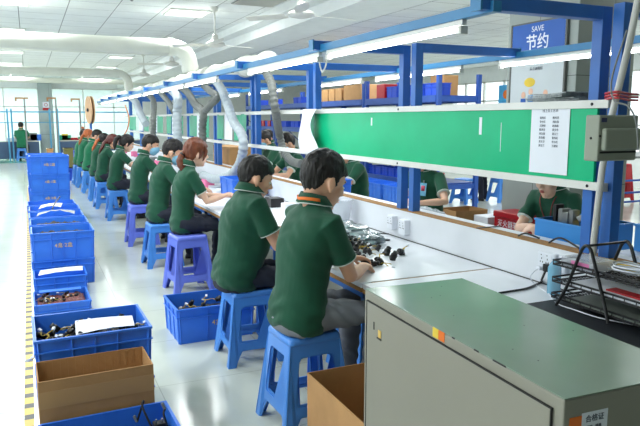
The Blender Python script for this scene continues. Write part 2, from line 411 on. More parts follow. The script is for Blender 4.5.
lamp_rail(1.8, 2.2, 19, 'teal blue rail carrying the tube lamps over the near benches',
    [(2.42, 3.86), (3.98, 5.5), (6.55, 8.0), (8.1, 9.6), (9.75, 11.2), (11.4, 12.9), (13.1, 14.6), (14.8, 16.3), (16.5, 18.0)],
    ['lit tube lamp over the near bench, first and largest of its row', 'lit tube lamp over the near bench, joined to the first by a white cord', 'lit tube lamp beside the front end of the white duct',
     'lit tube lamp below the large elbow pipe', 'lit tube lamp on the near rail, fifth along', 'lit tube lamp on the near rail, sixth along', 'lit tube lamp on the near rail, seventh along', 'lit tube lamp on the near rail, eighth along', 'lit tube lamp by the wooden spool, last of its rail'], 'tube lamps over the near benches')
lamp_rail(3.3, 1.2, 15, 'teal blue rail carrying the tube lamps behind the green board',
    [(1.75, 4.0 - .02), (4.45, 5.9), (6.2, 7.7), (8.6, 10.1), (10.6, 12.1)],
    ['lit tube lamp crossing in front of the blue sign', 'lit tube lamp behind the frames left of the sign', 'lit tube lamp in front of the shelf cartons', 'lit tube lamp behind the light grey hose', 'far lit tube lamp on the rear rail'], 'tube lamps over the rear benches')
b = B(); tube(b, smooth_path([(1.8, 3.86, 2.01), (1.8, 3.9, 1.94), (1.8, 3.95, 1.91), (1.8, 3.99, 1.96), (1.8, 4.0, 2.02)], 5), .006, 6)
tag(link('looped_wire', b, M_rwhite, None, True), 'white cord looping between the first two tube lamps', 'cord')
# tables
ty = [(1.2, 2.868), (2.886, 4.59), (4.6, 6.29), (6.3, 7.99), (8.0, 9.69), (9.7, 11.39), (11.4, 13.09), (13.1, 14.79), (14.8, 16.49), (16.5, 18.2)]
tlab = ['with the wire paper tray and black mat', 'under the heap of camera parts', 'where the girl with auburn ponytail works', 'fourth from the camera', 'fifth from the camera', 'sixth from the camera', 'seventh from the camera', 'eighth from the camera', 'ninth from the camera', 'farthest of the row']
def table(x0, x1, y0, y1, label, group, legs):
    o = empty('work_bench', label, 'bench', ((x0 + x1)/2, (y0 + y1)/2, 0), 0, group)
    w, d = (x1 - x0)/2, (y1 - y0)/2
    b = B(); box(b, -w, w, -d, d, .722, .75, .002); link('tabletop', b, M_white, o)
    b = B(); box(b, -w - .002, w, -d, d, .700, .7215); link('underlay', b, M_mdf, o)
    b = B(); box(b, -w + .04, w - .03, -d + .02, -d + .06, .65, .70); box(b, -w + .04, w - .03, d - .06, d - .02, .65, .70); box(b, -w + .04, -w + .08, -d + .02, d - .02, .65, .7); link('table_frame', b, M_blue, o)
    for sx in legs:
        for sy in (-1, 1):
            b = B(); xx = sx*(w - (.32 if sx < 0 else .06)); yy = sy*(d - .04); box(b, xx - .02, xx + .02, yy - .02, yy + .02, 0, .65); link('leg', b, M_blue, o)
    return o
for (y0, y1), l in zip(ty, tlab): table(1.54, 2.395, y0, y1, 'white topped bench on the near side, ' + l, 'white benches on the near side', (-1, 1))
for i, (y0, y1) in enumerate(((1.2, 2.95), (2.96, 4.7), (4.71, 6.4), (6.41, 8.1), (8.11, 9.8), (9.81, 11.5))):
    table(2.60, 3.2, y0, y1, 'white topped bench behind the partition, ' + ['with the light blue tool box', 'facing the worker with a blue badge', 'facing the worker half hidden by the green board', 'facing the masked pair', 'fifth from the camera', 'sixth from the camera'][i], 'white benches on the far side', (1,))
# partition between the two sides
b = B(); box(b, 2.40, 2.418, 1.2, 18.2, .3, .953); pt = link('bench_partition', b, M_white); tag(pt, 'low white panel standing along the back of the near benches', 'partition')
b = B(); box(b, 2.397, 2.478, 1.2, 18.2, .953, .958)
link('chipboard_edge', b, M_mdf, pt)
b = B(); box(b, 2.482, 2.56, 1.2, 18.2, .3, .955); link('back_panel', b, M_white, pt)
b = B(); box(b, 1.6, 2.39, 2.869, 2.885, .7, .7475); link('seam_strip', b, M_mdf, pt)
b = B(); box(b, 2.392, 2.3995, 1.2, 18.2, .7505, .754); link('joint_dark_strip', b, M_dark, pt)  # dark line along the joint of bench tops and partition
# cable ties on the panel edge
b = B(); box(b, 2.39, 2.57, 3.02, 3.035, .958, .962); tag(link('cable_tie', b, M_black), 'black strap lying across the chipboard edge of partition', 'strap')
# board rails and green board
o = empty('notice_rail', 'pair of long white horizontal rails on the front of the blue posts', 'rail')
for z in (1.288, 1.668):
    b = B(); box(b, 2.385, 2.4185, 2.13, 18, z - .019, z + .019, .002); link('rail', b, M_rwhite, o)
b = B()
for y in (2.25, 3.97, 5.65): 
    for z in (1.288, 1.668): lathe(b, [(.007, 0), (.008, .003), (.003, .005)], 10, Matrix.Translation((2.385, y - .03, z)) @ Matrix.Rotation(-PI/2, 4, 'Y'))
link('screws', b, M_dark, o)
gb = B(); box(gb, 2.398, 2.412, 2.2, 5.55, 1.3072, 1.6488); g = link('green_board', gb, M_green); tag(g, 'long glossy green display board between white rails', 'board')
b = B()
for (y, z, h, a) in ((2.86, 1.5, .16, .002), (4.35, 1.58, .06, .01), (3.04, 1.56, .1, .012)): box(b, 2.3965, 2.3975, y - a, y + a, z - h/2, z + h/2)
link('torn_tape_marks', b, M_paper, g)
# A4 sheet
b = B(); box(b, 2.3935, 2.395, 2.36, 2.622, 1.325, 1.672); s = link('posted_sheet', b, M_paper); tag(s, 'white printed sheet posted at right end of green board', 'paper')
names = ['张伟民', '李小红', '王建国', '陈秀英', '刘志强', '赵海燕', '黄文华', '周玉兰']
text('sheet_heading', '线上员工名单', .018, M_ink, facing((2.393, 2.49, 1.64), *NEGX), s)
for c, y in enumerate((2.54, 2.45)):
    for k in range(8): text('printed_line', names[(k + 3*c) % 8], .014, M_ink, facing((2.393, y, 1.605 - k*.02), *NEGX), s)
# curled white sheet at the left end
b = B(); rg = []
for k in range(13):
    z = 1.69 - k*.034; u = k/12
    off = .05*math.sin(u*PI*1.6) ; 
    rg.append([V((2.36 - .05*math.sin(u*PI), 5.62 - off - .0, z)), V((2.375, 5.42 - off*.9, z)), V((2.33 - .03*math.sin(u*PI), 5.24 + off*1.6, z)), V((2.333 - .03*math.sin(u*PI), 5.24 + off*1.6, z)), V((2.378, 5.42 - off*.9, z)), V((2.363 - .05*math.sin(u*PI), 5.62 - off, z))])
rings_mesh(b, rg); tag(link('curled_sheet', b, M_paper, None, True), 'curling white sheet hung at left end of green board', 'paper')
# hanging green and white sheets farther down
shc = [(6.05, 6.4, 'g'), (6.42, 6.62, 'w'), (7.45, 7.95, 'g'), (8.0, 8.35, 'w'), (8.4, 8.72, 'g'), (9.2, 9.7, 'g'), (9.75, 9.95, 'w'), (10.0, 10.5, 'g'), (10.95, 11.5, 'g'), (11.55, 11.8, 'w'), (11.85, 12.3, 'g'), (12.7, 13.3, 'g'), (13.35, 13.6, 'w'), (13.65, 14.05, 'g'), (14.4, 15.0, 'g'), (15.1, 15.7, 'w'), (16.1, 17.2, 'g')]
shc = shc[2:]
for i, (a, c, k) in enumerate(shc):
    b = B(); rg = []
    for q in range(7):
        u = q/6; yy = a + (c - a)*u; xx = 2.392 - .012*math.sin(u*PI*2 + i)
        rg.append([V((xx, yy, 1.66)), V((xx - .01, yy, 1.33)), V((xx - .008, yy, 1.33)), V((xx + .002, yy, 1.66))])
    rings_mesh(b, rg)
    tag(link('hanging_sheet', b, M_green2 if k == 'g' else M_paper, None, True), '%s sheet clipped between the white rails, number %d from the hose end' % ('green' if k == 'g' else 'white', i + 1), 'sheet', 'sheets hung along the white rails')
# hoses from duct
def hose(pts, r, m, label):
    P = smooth_path(pts, 26); L = 0; Q = [P[0]]
    step = r*.2
    for a, c in zip(P, P[1:]):   # even spacing for the corrugation
        Q.append(c)
    # resample
    out = [Q[0]]; acc = 0
    for a, c in zip(Q, Q[1:]):
        d = (c - a).length; pos = step - acc
        while pos <= d: out.append(a + (c - a)*(pos/d)); pos += step
        acc = d - (pos - step)
    rs = [r*(1 + (.07 if k % 6 in (0, 1, 2) else -.09)) for k in range(len(out))]
    b = B(); tube(b, out, rs, 16); o = link('extraction_hose', b, m, None, True); tag(o, label, 'hose', 'corrugated hoses hanging from the duct'); return o
A = at
hose([(2.3, 8.8, 2.2), A(219.7, 86, X=2.25), A(225.8, 99.7, X=2.2), A(233.4, 121, X=2.2), A(241, 133, X=2.2), A(243.5, 145.5, X=2.2), A(239.5, 164, X=2.2), A(229, 176, X=2.15), A(214, 179, X=2.05), A(203, 175, X=2.0)], .052, M_hosel, 'light grey corrugated hose curving down beside the auburn haired girl')
hose([(2.34, 6.66, 2.15), A(270.7, 82, X=2.32), A(273, 93.6, X=2.3), A(276, 115, X=2.34), A(279, 133, X=2.6), A(284, 151, X=2.65), A(291.5, 161, X=2.65), A(302, 164, X=2.6)], .043, M_hosed, 'dark grey corrugated hose hanging behind the man in front')
hose([(2.34, 11.2, 2.2), A(187, 92, X=2.25), A(195, 104, X=2.2), A(203, 112, X=2.15), A(202.5, 128, X=2.15), A(203, 160, X=2.15)], .052, M_hosed, 'dark grey hose falling straight down behind the auburn ponytail')
hose([(2.34, 9.7, 2.2), A(209, 90, X=2.25), A(217, 97, X=2.15), A(211, 104, X=2.15), A(205, 111, X=2.12)], .045, M_hosed, 'short dark hose branching into the straight dark hose')
hose([(2.34, 12.1, 2.2), A(177, 96, X=2.2), A(177, 115, X=2.15), A(178, 142, X=2.1)], .07, M_hosel, 'light grey ribbed hose hanging straight behind the masked men')
hose([(2.34, 14.6, 2.2), A(153, 100, X=2.2), A(153.5, 118, X=2.1), A(153, 135, X=2.1)], .05, M_hosed, 'dark grey straight hose above the dark haired workers')
hose([(2.34, 17.2, 2.2), A(135, 101, X=2.2), A(140, 113, X=2.1), A(146, 124, X=2.1)], .07, M_hosel, 'slanting grey hose farthest along the duct')
hose([(2.34, 13, 2.2), A(166, 99, X=2.2), A(172, 108, X=2.15), A(175, 114, X=2.3)], .045, M_hosed, 'short slanting dark hose beside the straight ribbed one')
for i, p in enumerate(([A(184, 96, X=2.0), A(190, 104, X=2.0), A(193, 118, X=2.0)], [A(106, 106, X=2.0), A(113, 120, X=2.0), A(111, 134, X=2.0)])):
    pass
b = B(); tube(b, smooth_path([A(125, 105, X=2.0), A(129, 118, X=2.0), A(127, 130, X=2.0), A(122, 137, X=2.0)], 6), .012, 8)
tag(link('air_line', b, M_orange, None, True), 'thin orange air line hanging among the far hoses', 'air line')

# spool at the far end
c = A(90, 110, Y=19.6)
o = empty('cable_spool', 'large round plywood cable spool at the far end of the lamp rail', 'spool', c, .15)
R = Matrix.Rotation(PI/2, 4, 'Y')
for s in (-.05, .03): b = B(); lathe(b, [(.03, s), (.39, s), (.395, s + .01), (.39, s + .025), (.03, s + .025)], 40, R); link('flange', b, M_wood, o, True)
b = B(); lathe(b, [(.12, -.04), (.12, .04)], 24, R); link('core', b, M_black, o, True)
b = B(); lathe(b, [(.045, -.09), (.05, -.07), (.05, .07)], 16, R); link('hub', b, M_black, o, True)
b = B(); box(b, -.03, .03, -.03, .03, -c.z, -.0); link('stand_post', b, M_blue, o)
b = B(); box(b, -.2, .2, -.2, .2, -c.z, -c.z + .02); link('stand_foot', b, M_blue, o)

# enclosure, conduit, straps near the first frame
o = empty('control_box', 'grey green electrical control box hung beside nearest blue post', 'control box')
e0 = A(597, 161, Y=2.0); e1 = A(635, 161, Y=2.0); zt = A(600, 115, Y=2.0).z; zb = A(600, 161.5, Y=2.0).z
b = B(); box(b, e0.x, e1.x + .005, 2.0, 2.075, zb, zt, .006); link('casing', b, M_enc, o)
b = B(); box(b, e0.x + .012, e1.x - .004, 1.972, 2.0, zb + .045, zt - .055, .01); link('cover', b, M_enc, o)
b = B(); box(b, e0.x + .012, e1.x - .004, 1.995, 2.0, zb + .034, zb + .041); link('cover_gap', b, M_dark, o)
b = B(); box(b, e0.x + .012, e0.x + .042, 1.998, 2.0, zt - .03, zt - .012); link('maker_badge', b, mat('badge_navy', (60, 60, 100), .4), o)
b = B(); lathe(b, [(.006, 0), (.004, .004)], 10, Matrix.Translation((e0.x, 2.04, (zb + zt)/2 + .0)) @ Matrix.Rotation(-PI/2, 4, 'Y')); lathe(b, [(.006, 0), (.004, .004)], 10, Matrix.Translation((e0.x + .007, 2.0, (zb + zt)/2 + .01)) @ Matrix.Rotation(PI/2, 4, 'X')); link('screws', b, M_dark, o)
b = B(); tube(b, [(2.372, 2.15, .958), at(594, 238, X=2.37), at(602, 170, X=2.355), at(612, 115, X=2.35), at(629, 45, X=2.35), at(638, 0, X=2.35), (2.35, 1.84, 3.19)], .015, 14)
cd = link('conduit', b, mat('conduit_grey', (206, 206, 200), .4), None, True); tag(cd, 'slanting pale grey conduit rising to the ceiling by nearest post', 'conduit')
o2 = B()
for k in range(3):
    z = at(612, 97, X=2.42).z - .012 + k*.013
    tube(o2, [(2.33, 2.03, z + .004), (2.415, 2.05, z - .003), (2.485, 2.06, z - .004), (2.49, 2.175, z), (2.415, 2.175, z + .002), (2.335, 2.07, z + .004), (2.33, 2.03, z + .004)], .0055, 6)
tag(link('strap', o2, M_red, None, True), 'red straps binding the conduit to the blue post', 'strap')
b = B(); tube(b, smooth_path([A(627, 30, X=2.3), A(612, 78, X=2.3), A(614, 100, X=2.28), A(628, 106, X=2.28), A(636, 122, X=2.28), A(638, 150, X=2.28)], 8), .004, 6)
tag(link('cable', b, M_grey, None, True), 'thin grey cable looping over the control box', 'cable')
b = B(); box(b, 2.42, 2.5, 2.2, 2.5, 1.62, 1.69)

# stack of papers on top of green board
sh = B(); box(sh, 2.483, 2.78, 2.35, 2.95, 1.668, 1.686); tag(link('shelf_board', sh, M_rwhite), 'narrow white shelf behind the top of green board', 'shelf')
for k in range(6):
    b = B(); a = random.uniform(-.25, .25); w, d = .13, .17
    Mx = Matrix.Translation((2.62, 2.62 + random.uniform(-.03, .03), 1.6865 + k*.0075)) @ Matrix.Rotation(a, 4, 'Z')
    rg = []
    for q in range(7):
        u = q/6*2 - 1; z = (.012*abs(u)**2)*(k/9)
        rg.append([Mx @ V((-w, u*d, z)), Mx @ V((w, u*d, z)), Mx @ V((w, u*d, z + .006)), Mx @ V((-w, u*d, z + .006))])
    rings_mesh(b, rg); tag(link('magazine', b, mat('newsprint', (150, 156, 156), .8, var=.35, scale=50)), 'crumpled grey printed papers stacked on top of green board', 'papers', 'printed papers above the green board')

# ================================================================ cabinet
cab = empty('metal_cabinet', 'grey steel cabinet with pale green top in the foreground', 'cabinet', (1.02, .975, 0), -.04)
W, D, H = .41, .983, 1.0
b = B(); box(b, 0, W, 0, D, 0, H - .002, .004); link('body', b, M_cabside, cab)
b = B(); box(b, .001, W - .001, .001, D - .001, H - .0015, H + .0015, .001); link('top_panel', b, M_cabtop, cab)
dr = B(); box(dr, -.006, -.0005, .036, D - .03, .03, H - .036, .002); dd = link('door', dr, M_cabside, cab)
g = B()
for a in ((.032, .0345, .03, H - .034), (D - .0285, D - .026, .03, H - .034)): box(g, -.0065, -.0002, a[0], a[1], a[2], a[3])
box(g, -.0065, -.0002, .032, D - .026, H - .0350, H - .032); link('door_gap', g, M_dark, cab)
b = B(); box(b, -.0075, -.006, .893, .899, H - .122, H - .095); link('keyhole_slot', b, M_dark, dd)
b = B(); box(b, -.0085, -.006, .842, .862, H - .138, H - .112, .001); link('label_holder', b, M_print, dd)
b = B(); box(b, -.01, -.008, .838, .868, H - .144, H - .139); link('latch', b, M_dark, dd)
b = B(); box(b, -.0012, -.0002, .500, .530, H - .028, H + .0005); s = link('warning_sticker', b, M_yellow, cab)
b = B(); box(b, -.0012, -.0002, .468, .4995, H - .028, H + .0005); link('sticker_half', b, M_orange, s)
b = B(); box(b, .016, .05, -.0015, -.0002, H - .2, H - .045); s = link('maker_label', b, M_orange, cab)
b = B(); box(b, .0505, .125, -.0015, -.0002, H - .2, H - .04); link('label_sheet', b, M_paper, s)
text('label_heading', '合格证', .018, M_ink, facing((.087, -.002, H - .056), *NEGY), s)
for k in range(4): text('label_line', '型号 · 规格', .009, M_ink, facing((.086, -.002, H - .076 - k*.016), *NEGY), s)
b = B()
for k in range(9):
    x, y = random.uniform(.05, .4), random.uniform(.1, .95); lathe(b, [(.0025, H + .0016), (.002, H + .0019)], 8, Matrix.Translation((x, y, 0)))
for (y, l) in ((.42, .012), (.2, .05), (.31, .02)): box(b, -.0006, .002, y, y + l, H - .002, H + .0016)
link('paint_speck_pattern', b, M_dark, cab)

# ================================================================ crates and cartons
def crate_meshes(w, d, h, m, name='stacking_crate', ribs=5, dribs=4):
    """open plastic box: origin at base centre of the footprint"""
    o = bpy.data.objects.new(name, None); COL.objects.link(o); t = .006; tp = .965
    b = B(); 
    def ring(s, z, ins=0): return [V((sx*(w/2*s - ins), sy*(d/2*s - ins), z)) for sx, sy in ((-1, -1), (1, -1), (1, 1), (-1, 1))]
    rings_mesh(b, [ring(tp, 0), ring(1 - .3*(1 - tp), h - .03), ring(1, h), ring(1, h, t), ring(tp, .008, t)])
    sh_ = b; b = B(); e = .009
    for z0, z1 in ((h - .014, h - .0005), (h - .07, h - .062)):
        for s in (-1, 1): box(b, -w/2 - e, w/2 + e, s*(d/2) - (e if s < 0 else 0), s*(d/2) + (e if s > 0 else 0), z0, z1, .002); box(b, s*(w/2) - (e if s < 0 else 0), s*(w/2) + (e if s > 0 else 0), -d/2, d/2, z0, z1, .002)
    link('rim', b, m, o)
    b = sh_
    for k in range(ribs):
        x = -w/2 + w*(k + .5)/ribs*1.0
        if k in (0,): x = -w/2 + .012
        if k == ribs - 1: x = w/2 - .012
        for s in (-1, 1): bar(b, (x*tp, s*(d/2*tp + .002), .0), (x, s*(d/2 + .003), h - .012), .006, .009)
    for k in range(dribs):
        y = -d/2 + .012 + (d - .024)*k/(dribs - 1)
        for s in (-1, 1): bar(b, (s*(w/2*tp + .002), y*tp, .0), (s*(w/2 + .003), y, h - .012), .009, .006)
    link('shell', b, m, o)
    return o
def mark(o, d, h, s, size=.05):
    text('printed_mark', s, size, M_print, facing((0, -d/2 - .0065, h*.52), *NEGY), o)
CW, CD, CHT, PIT = .555, .44, .27, .255
c0 = crate_meshes(CW, CD, CHT, M_crate); mark(c0, CD, CHT, '4盒·2盒')
stacks = [(.24, 3.535, 2, 'second stack from the camera, behind the carton'), (.240, 6.77, 2, 'stack right behind the flat parts trays'), (.235, 7.32, 2, 'stack just behind the one marked in yellow'), (.23, 7.86, 2, 'middle of the low stacks'), (.225, 8.42, 2, 'low stack with white papers'), (.21, 8.98, 2, 'low stack right before the tall stack'),
          (.255, 10.9, 4, 'tall stack'), (.22, 11.5, 4, 'tall stack hidden behind the first tall stack'), (.25, 16.6, 3, 'farthest stack')]
tiers = {2: ['lower', 'upper'], 4: ['bottom', 'second', 'third', 'top'], 3: ['bottom', 'middle', 'top']}
first = True
for si, (x, y, n, lab) in enumerate(stacks):
    for k in range(n):
        o = c0 if first else copy_tree(c0)
        first = False
        tag(o, '%s blue plastic crate of the %s' % (tiers[n][k], lab), 'crate', 'blue crates stacked along the aisle')
        o.location = (x + random.uniform(-.006, .006), y, k*PIT + (.0 if k == 0 else .0)); o.rotation_euler = (0, 0, random.uniform(-.012, .012) + (.025 if si == 0 else 0))
        # what stacks sits just inside the crate below
        o.scale = (1, 1, (PIT - .002)/CHT) if k < n - 1 else (1, 1, 1)
o = copy_tree(c0); tag(o, 'nearest blue crate at the bottom left, cut by the frame', 'crate', 'blue crates stacked along the aisle'); o.location = (.25, 2.745, 0); o.rotation_euler = (0, 0, .03)
o = crate_meshes(.57, .43, .26, M_crate, 'stacking_crate', 4); tag(o, 'blue crate of parts on the floor behind the second stool', 'crate'); o.location = (1.165, 4.635, 0); mark(o, .43, .26, '4盒'); o.rotation_euler = (0, 0, .02)
o = crate_meshes(.43, .46, .10, M_crate, 'parts_tray', 4, 4); tag(o, 'shallow blue tray of reddish parts, nearest of the two trays', 'tray'); o.location = (.17, 5.77, 0); o.rotation_euler = (0, 0, .01)
o = crate_meshes(.44, .36, .19, M_crate, 'parts_tray', 4, 4); tag(o, 'blue tray with white sheets behind the shallow parts tray', 'tray'); o.location = (.185, 6.3, 0)
# parts inside crates
def component(scale=1.0):
    """little camera module: barrel, body and a pigtail"""
    o = bpy.data.objects.new('camera_module', None); COL.objects.link(o)
    b = B(); lathe(b, [(.012, 0), (.014, .003), (.014, .016), (.011, .018), (.011, .03), (.008, .032)], 14, Matrix.Rotation(.9, 4, 'Y')); link('barrel', b, M_black, o, True)
    b = B(); box(b, -.012, .012, -.012, .012, -.008, .002, .002, Matrix.Rotation(.9, 4, 'Y')); link('housing', b, M_black, o)
    b = B(); tube(b, smooth_path([(-.01, 0, 0), (-.03, .01, .005), (-.05, -.005, -.002), (-.075, .012, -.004)], 4), .0022, 6); link('lead', b, mat('lead_yellow', (190, 160, 60), .5), o, True)
    b = B(); box(b, -.09, -.073, .006, .018, -.008, .001, .001); link('plug', b, M_paper, o)
    return o
cm0 = component(); cm_first = True
def put_cm(x, y, z, label, group, s=1.0, leadmat=None):
    global cm_first
    o = cm0 if cm_first else copy_tree(cm0); cm_first = False
    tag(o, label, 'part', group); o.location = (x, y, z); o.scale = (s, s, s)
    o.rotation_euler = (random.uniform(-.5, .5), random.uniform(-.5, .5), random.uniform(0, 6.28))
for k in range(34): put_cm(.245 + random.uniform(-.24, .24), 3.54 + random.uniform(-.18, .18), PIT + .19 + random.uniform(-.01, .02), 'black camera module lying in the second crate stack with dangling lead', 'black modules in the crate behind the carton', 1.3)
b = B(); box(b, 0, .52, -.20, .2, PIT + .12, PIT + .17); bmesh.ops.translate(b, verts=b.verts, vec=(-.015, 3.54, 0)); 
def heap(x0, x1, y0, y1, z, amp, m, label, cat, name, seed=0, n=22, kind=True):
    b = B(); g = [[None]*(n + 1) for _ in range(n + 1)]
    for i in range(n + 1):
        for j in range(n + 1):
            x = x0 + (x1 - x0)*i/n; y = y0 + (y1 - y0)*j/n; e = min(i, n - i, j, n - j)
            h = amp*(.5 + .9*noise.noise(V((x*22 + seed, y*22, seed)))) * min(1, e/3 + .15)
            g[i][j] = b.verts.new((x, y, z + max(h, -.0)))
    for i in range(n):
        for j in range(n): b.faces.new((g[i][j], g[i+1][j], g[i+1][j+1], g[i][j+1]))
    bd = [e for e in b.edges if e.is_boundary]
    r = bmesh.ops.extrude_edge_only(b, edges=bd); vs = [v for v in r['geom'] if isinstance(v, bmesh.types.BMVert)]
    for v in vs: v.co.z = z - .03
    o = link(name, b, m, None, True); tag(o, label, cat)
    if kind: o['kind'] = 'stuff'
    return o
M_parts = mat('mixed_small_parts', (48, 46, 46), .5, var=.9, scale=120, bump=.8, bscale=120)
M_partsr = mat('reddish_small_parts', (110, 62, 58), .5, var=.6, scale=90, bump=.8, bscale=90)
heap(-.01, .50, 3.36, 3.72, PIT + .16, .03, M_parts, 'loose black parts filling the crate behind the carton', 'parts', 'loose_parts', 3)
heap(-.02, .36, 5.56, 5.97, .045, .05, M_partsr, 'loose reddish brown parts in the shallow tray', 'parts', 'loose_parts', 5)
heap(.0, .48, 6.6, 6.95, PIT + .2, .04, M_parts, 'loose dark parts in the crate marked in yellow', 'parts', 'loose_parts', 8)
heap(.0, .47, 7.15, 7.5, PIT + .2, .05, M_parts, 'loose black parts in crate behind the marked crate', 'parts', 'loose_parts', 9)
heap(.92, 1.41, 4.47, 4.8, .15, .035, M_parts, 'loose black parts in the crate behind second stool', 'parts', 'loose_parts', 11)
for k in range(7): put_cm(1.0 + random.uniform(0, .3), 4.66 + random.uniform(-.1, .12), .20, 'black camera module in the crate behind the second stool', 'black modules in the crate on the right', 1.3)
for k in range(14): put_cm(.17 + random.uniform(-.16, .16), 5.8 + random.uniform(-.15, .15), .085, 'small dark component on top of the shallow reddish tray', 'components in the shallow tray', .9)
def sheet(corners, label, m=M_paper, name='paper_sheet', bend=.012, n=8, th=.002):
    a, b_, c, d = [V(p) for p in corners]; bm = B(); rg = []
    for i in range(n + 1):
        u = i/n; p = a.lerp(b_, u); q = d.lerp(c, u); z = bend*math.sin(u*PI)*(1 if i % 2 else .8)
        rg.append([p + V((0, 0, z)), q + V((0, 0, z*.5)), q + V((0, 0, z*.5 + th)), p + V((0, 0, z + th))])
    rings_mesh(bm, rg); o = link(name, bm, m, None, True); tag(o, label, 'paper'); return o
sheet([(.16, 3.44, .487), (.46, 3.46, .492), (.47, 3.62, .50), (.17, 3.66, .497)], 'white foam sheet lying on the parts behind the carton', bend=.01)
b = B(); box(b, .0, .34, 5.88, 5.96, .112, .118, .001, Matrix.Rotation(.0, 4, 'Z')); tag(link('plastic_strip', b, M_crate), 'flat blue strip lying over the shallow parts tray', 'strip')
sheet([(.0, 6.18, .20), (.38, 6.22, .205), (.39, 6.36, .215), (.02, 6.34, .21)], 'long white sheet lying over the blue tray')
sheet([(.05, 8.3, .53), (.3, 8.35, .535), (.33, 8.55, .56), (.08, 8.5, .55)], 'white papers on the low stack with papers', bend=.03)
sheet([(.02, 7.75, .52), (.42, 7.8, .52), (.44, 7.98, .53), (.04, 7.95, .53)], 'pale grey bundle of wire on the middle low stack', m=mat('pale_grey_wire', (160, 166, 166), .5, var=.3, scale=50), bend=.06)
b = B(); tube(b, smooth_path([(.2, 8.2, .54), (.24, 8.3, .6), (.3, 8.4, .66)], 5), .008, 6); tag(link('black_rod', b, M_black), 'thin black rod sticking up from the low stacks', 'rod')
# cables in the nearest crate
for k, pp in enumerate(([(.38, 2.92, .2), (.41, 2.90, .3), (.40, 2.86, .29), (.45, 2.78, .16)], [(.50, 2.78, .12), (.50, 2.82, .2), (.49, 2.84, .25), (.5, 2.86, .265)])):
    b = B(); tube(b, smooth_path(pp, 8), .005, 8); q = link('cable', b, M_black, None, True); tag(q, ['black cable with a pale connector in the nearest crate', 'short black cable at right edge of the nearest crate'][k], 'cable')
    b = B(); bar(b, pp[0 if k == 0 else 3], V(pp[0 if k == 0 else 3]) + V((-.012, .004, .03)), .012, .012, .002); link('connector', b, M_grey, q)
b = B(); box(b, .44, .5, 2.82, 2.87, .17, .215, .006); q = link('adapter', b, M_black); tag(q, 'small black plug adapter in the nearest crate', 'adapter')
b = B(); box(b, .453, .459, 2.84, 2.85, .215, .23); box(b, .48, .486, 2.84, 2.85, .215, .23); link('pins', b, M_steel, q)
heap(.0, .5, 2.6, 2.92, .14, .03, M_parts, 'dark cables at the bottom of the nearest crate', 'parts', 'loose_parts', 21)

def carton(x0, x1, y0, y1, h, label, rz=0, open_=True, m=M_card, tape='side'):
    o = empty('cardboard_box', label, 'box', ((x0 + x1)/2, (y0 + y1)/2, 0), rz); w, d = (x1 - x0)/2, (y1 - y0)/2; t = .005
    b = B()
    def R(i, z): return [V((sx*(w - i), sy*(d - i), z)) for sx, sy in ((-1, -1), (1, -1), (1, 1), (-1, 1))]
    if open_: rings_mesh(b, [R(0, 0), R(0, h), R(t, h), R(t, .006)])
    else: rings_mesh(b, [R(0, 0), R(0, h)])
    link('walls', b, m, o)
    if tape == 'side':
        b = B(); box(b, -w - .001, w + .001, -d - .0012, -d - .0003, h - .13, h - .05); link('packing_tape', b, M_cardd, o)
    elif tape == 'top': b = B(); box(b, -w - .001, w + .001, -.025, .025, h + .0002, h + .0012); link('packing_tape', b, M_cardd, o)
    return o
cb = carton(-.035, .475, 3.0, 3.27, .435, 'tall open cardboard box between the two blue crates', .025)
b = B()
for k in range(15): box(b, -.25 + k*.035, -.2485 + k*.035, .1285, .1292, .1, .43)
link('corrugation_lines', b, M_cardd, cb)
carton(1.13, 1.47, 2.07, 2.65, .415, 'open cardboard box on the floor beside the steel cabinet', .0, tape=None)

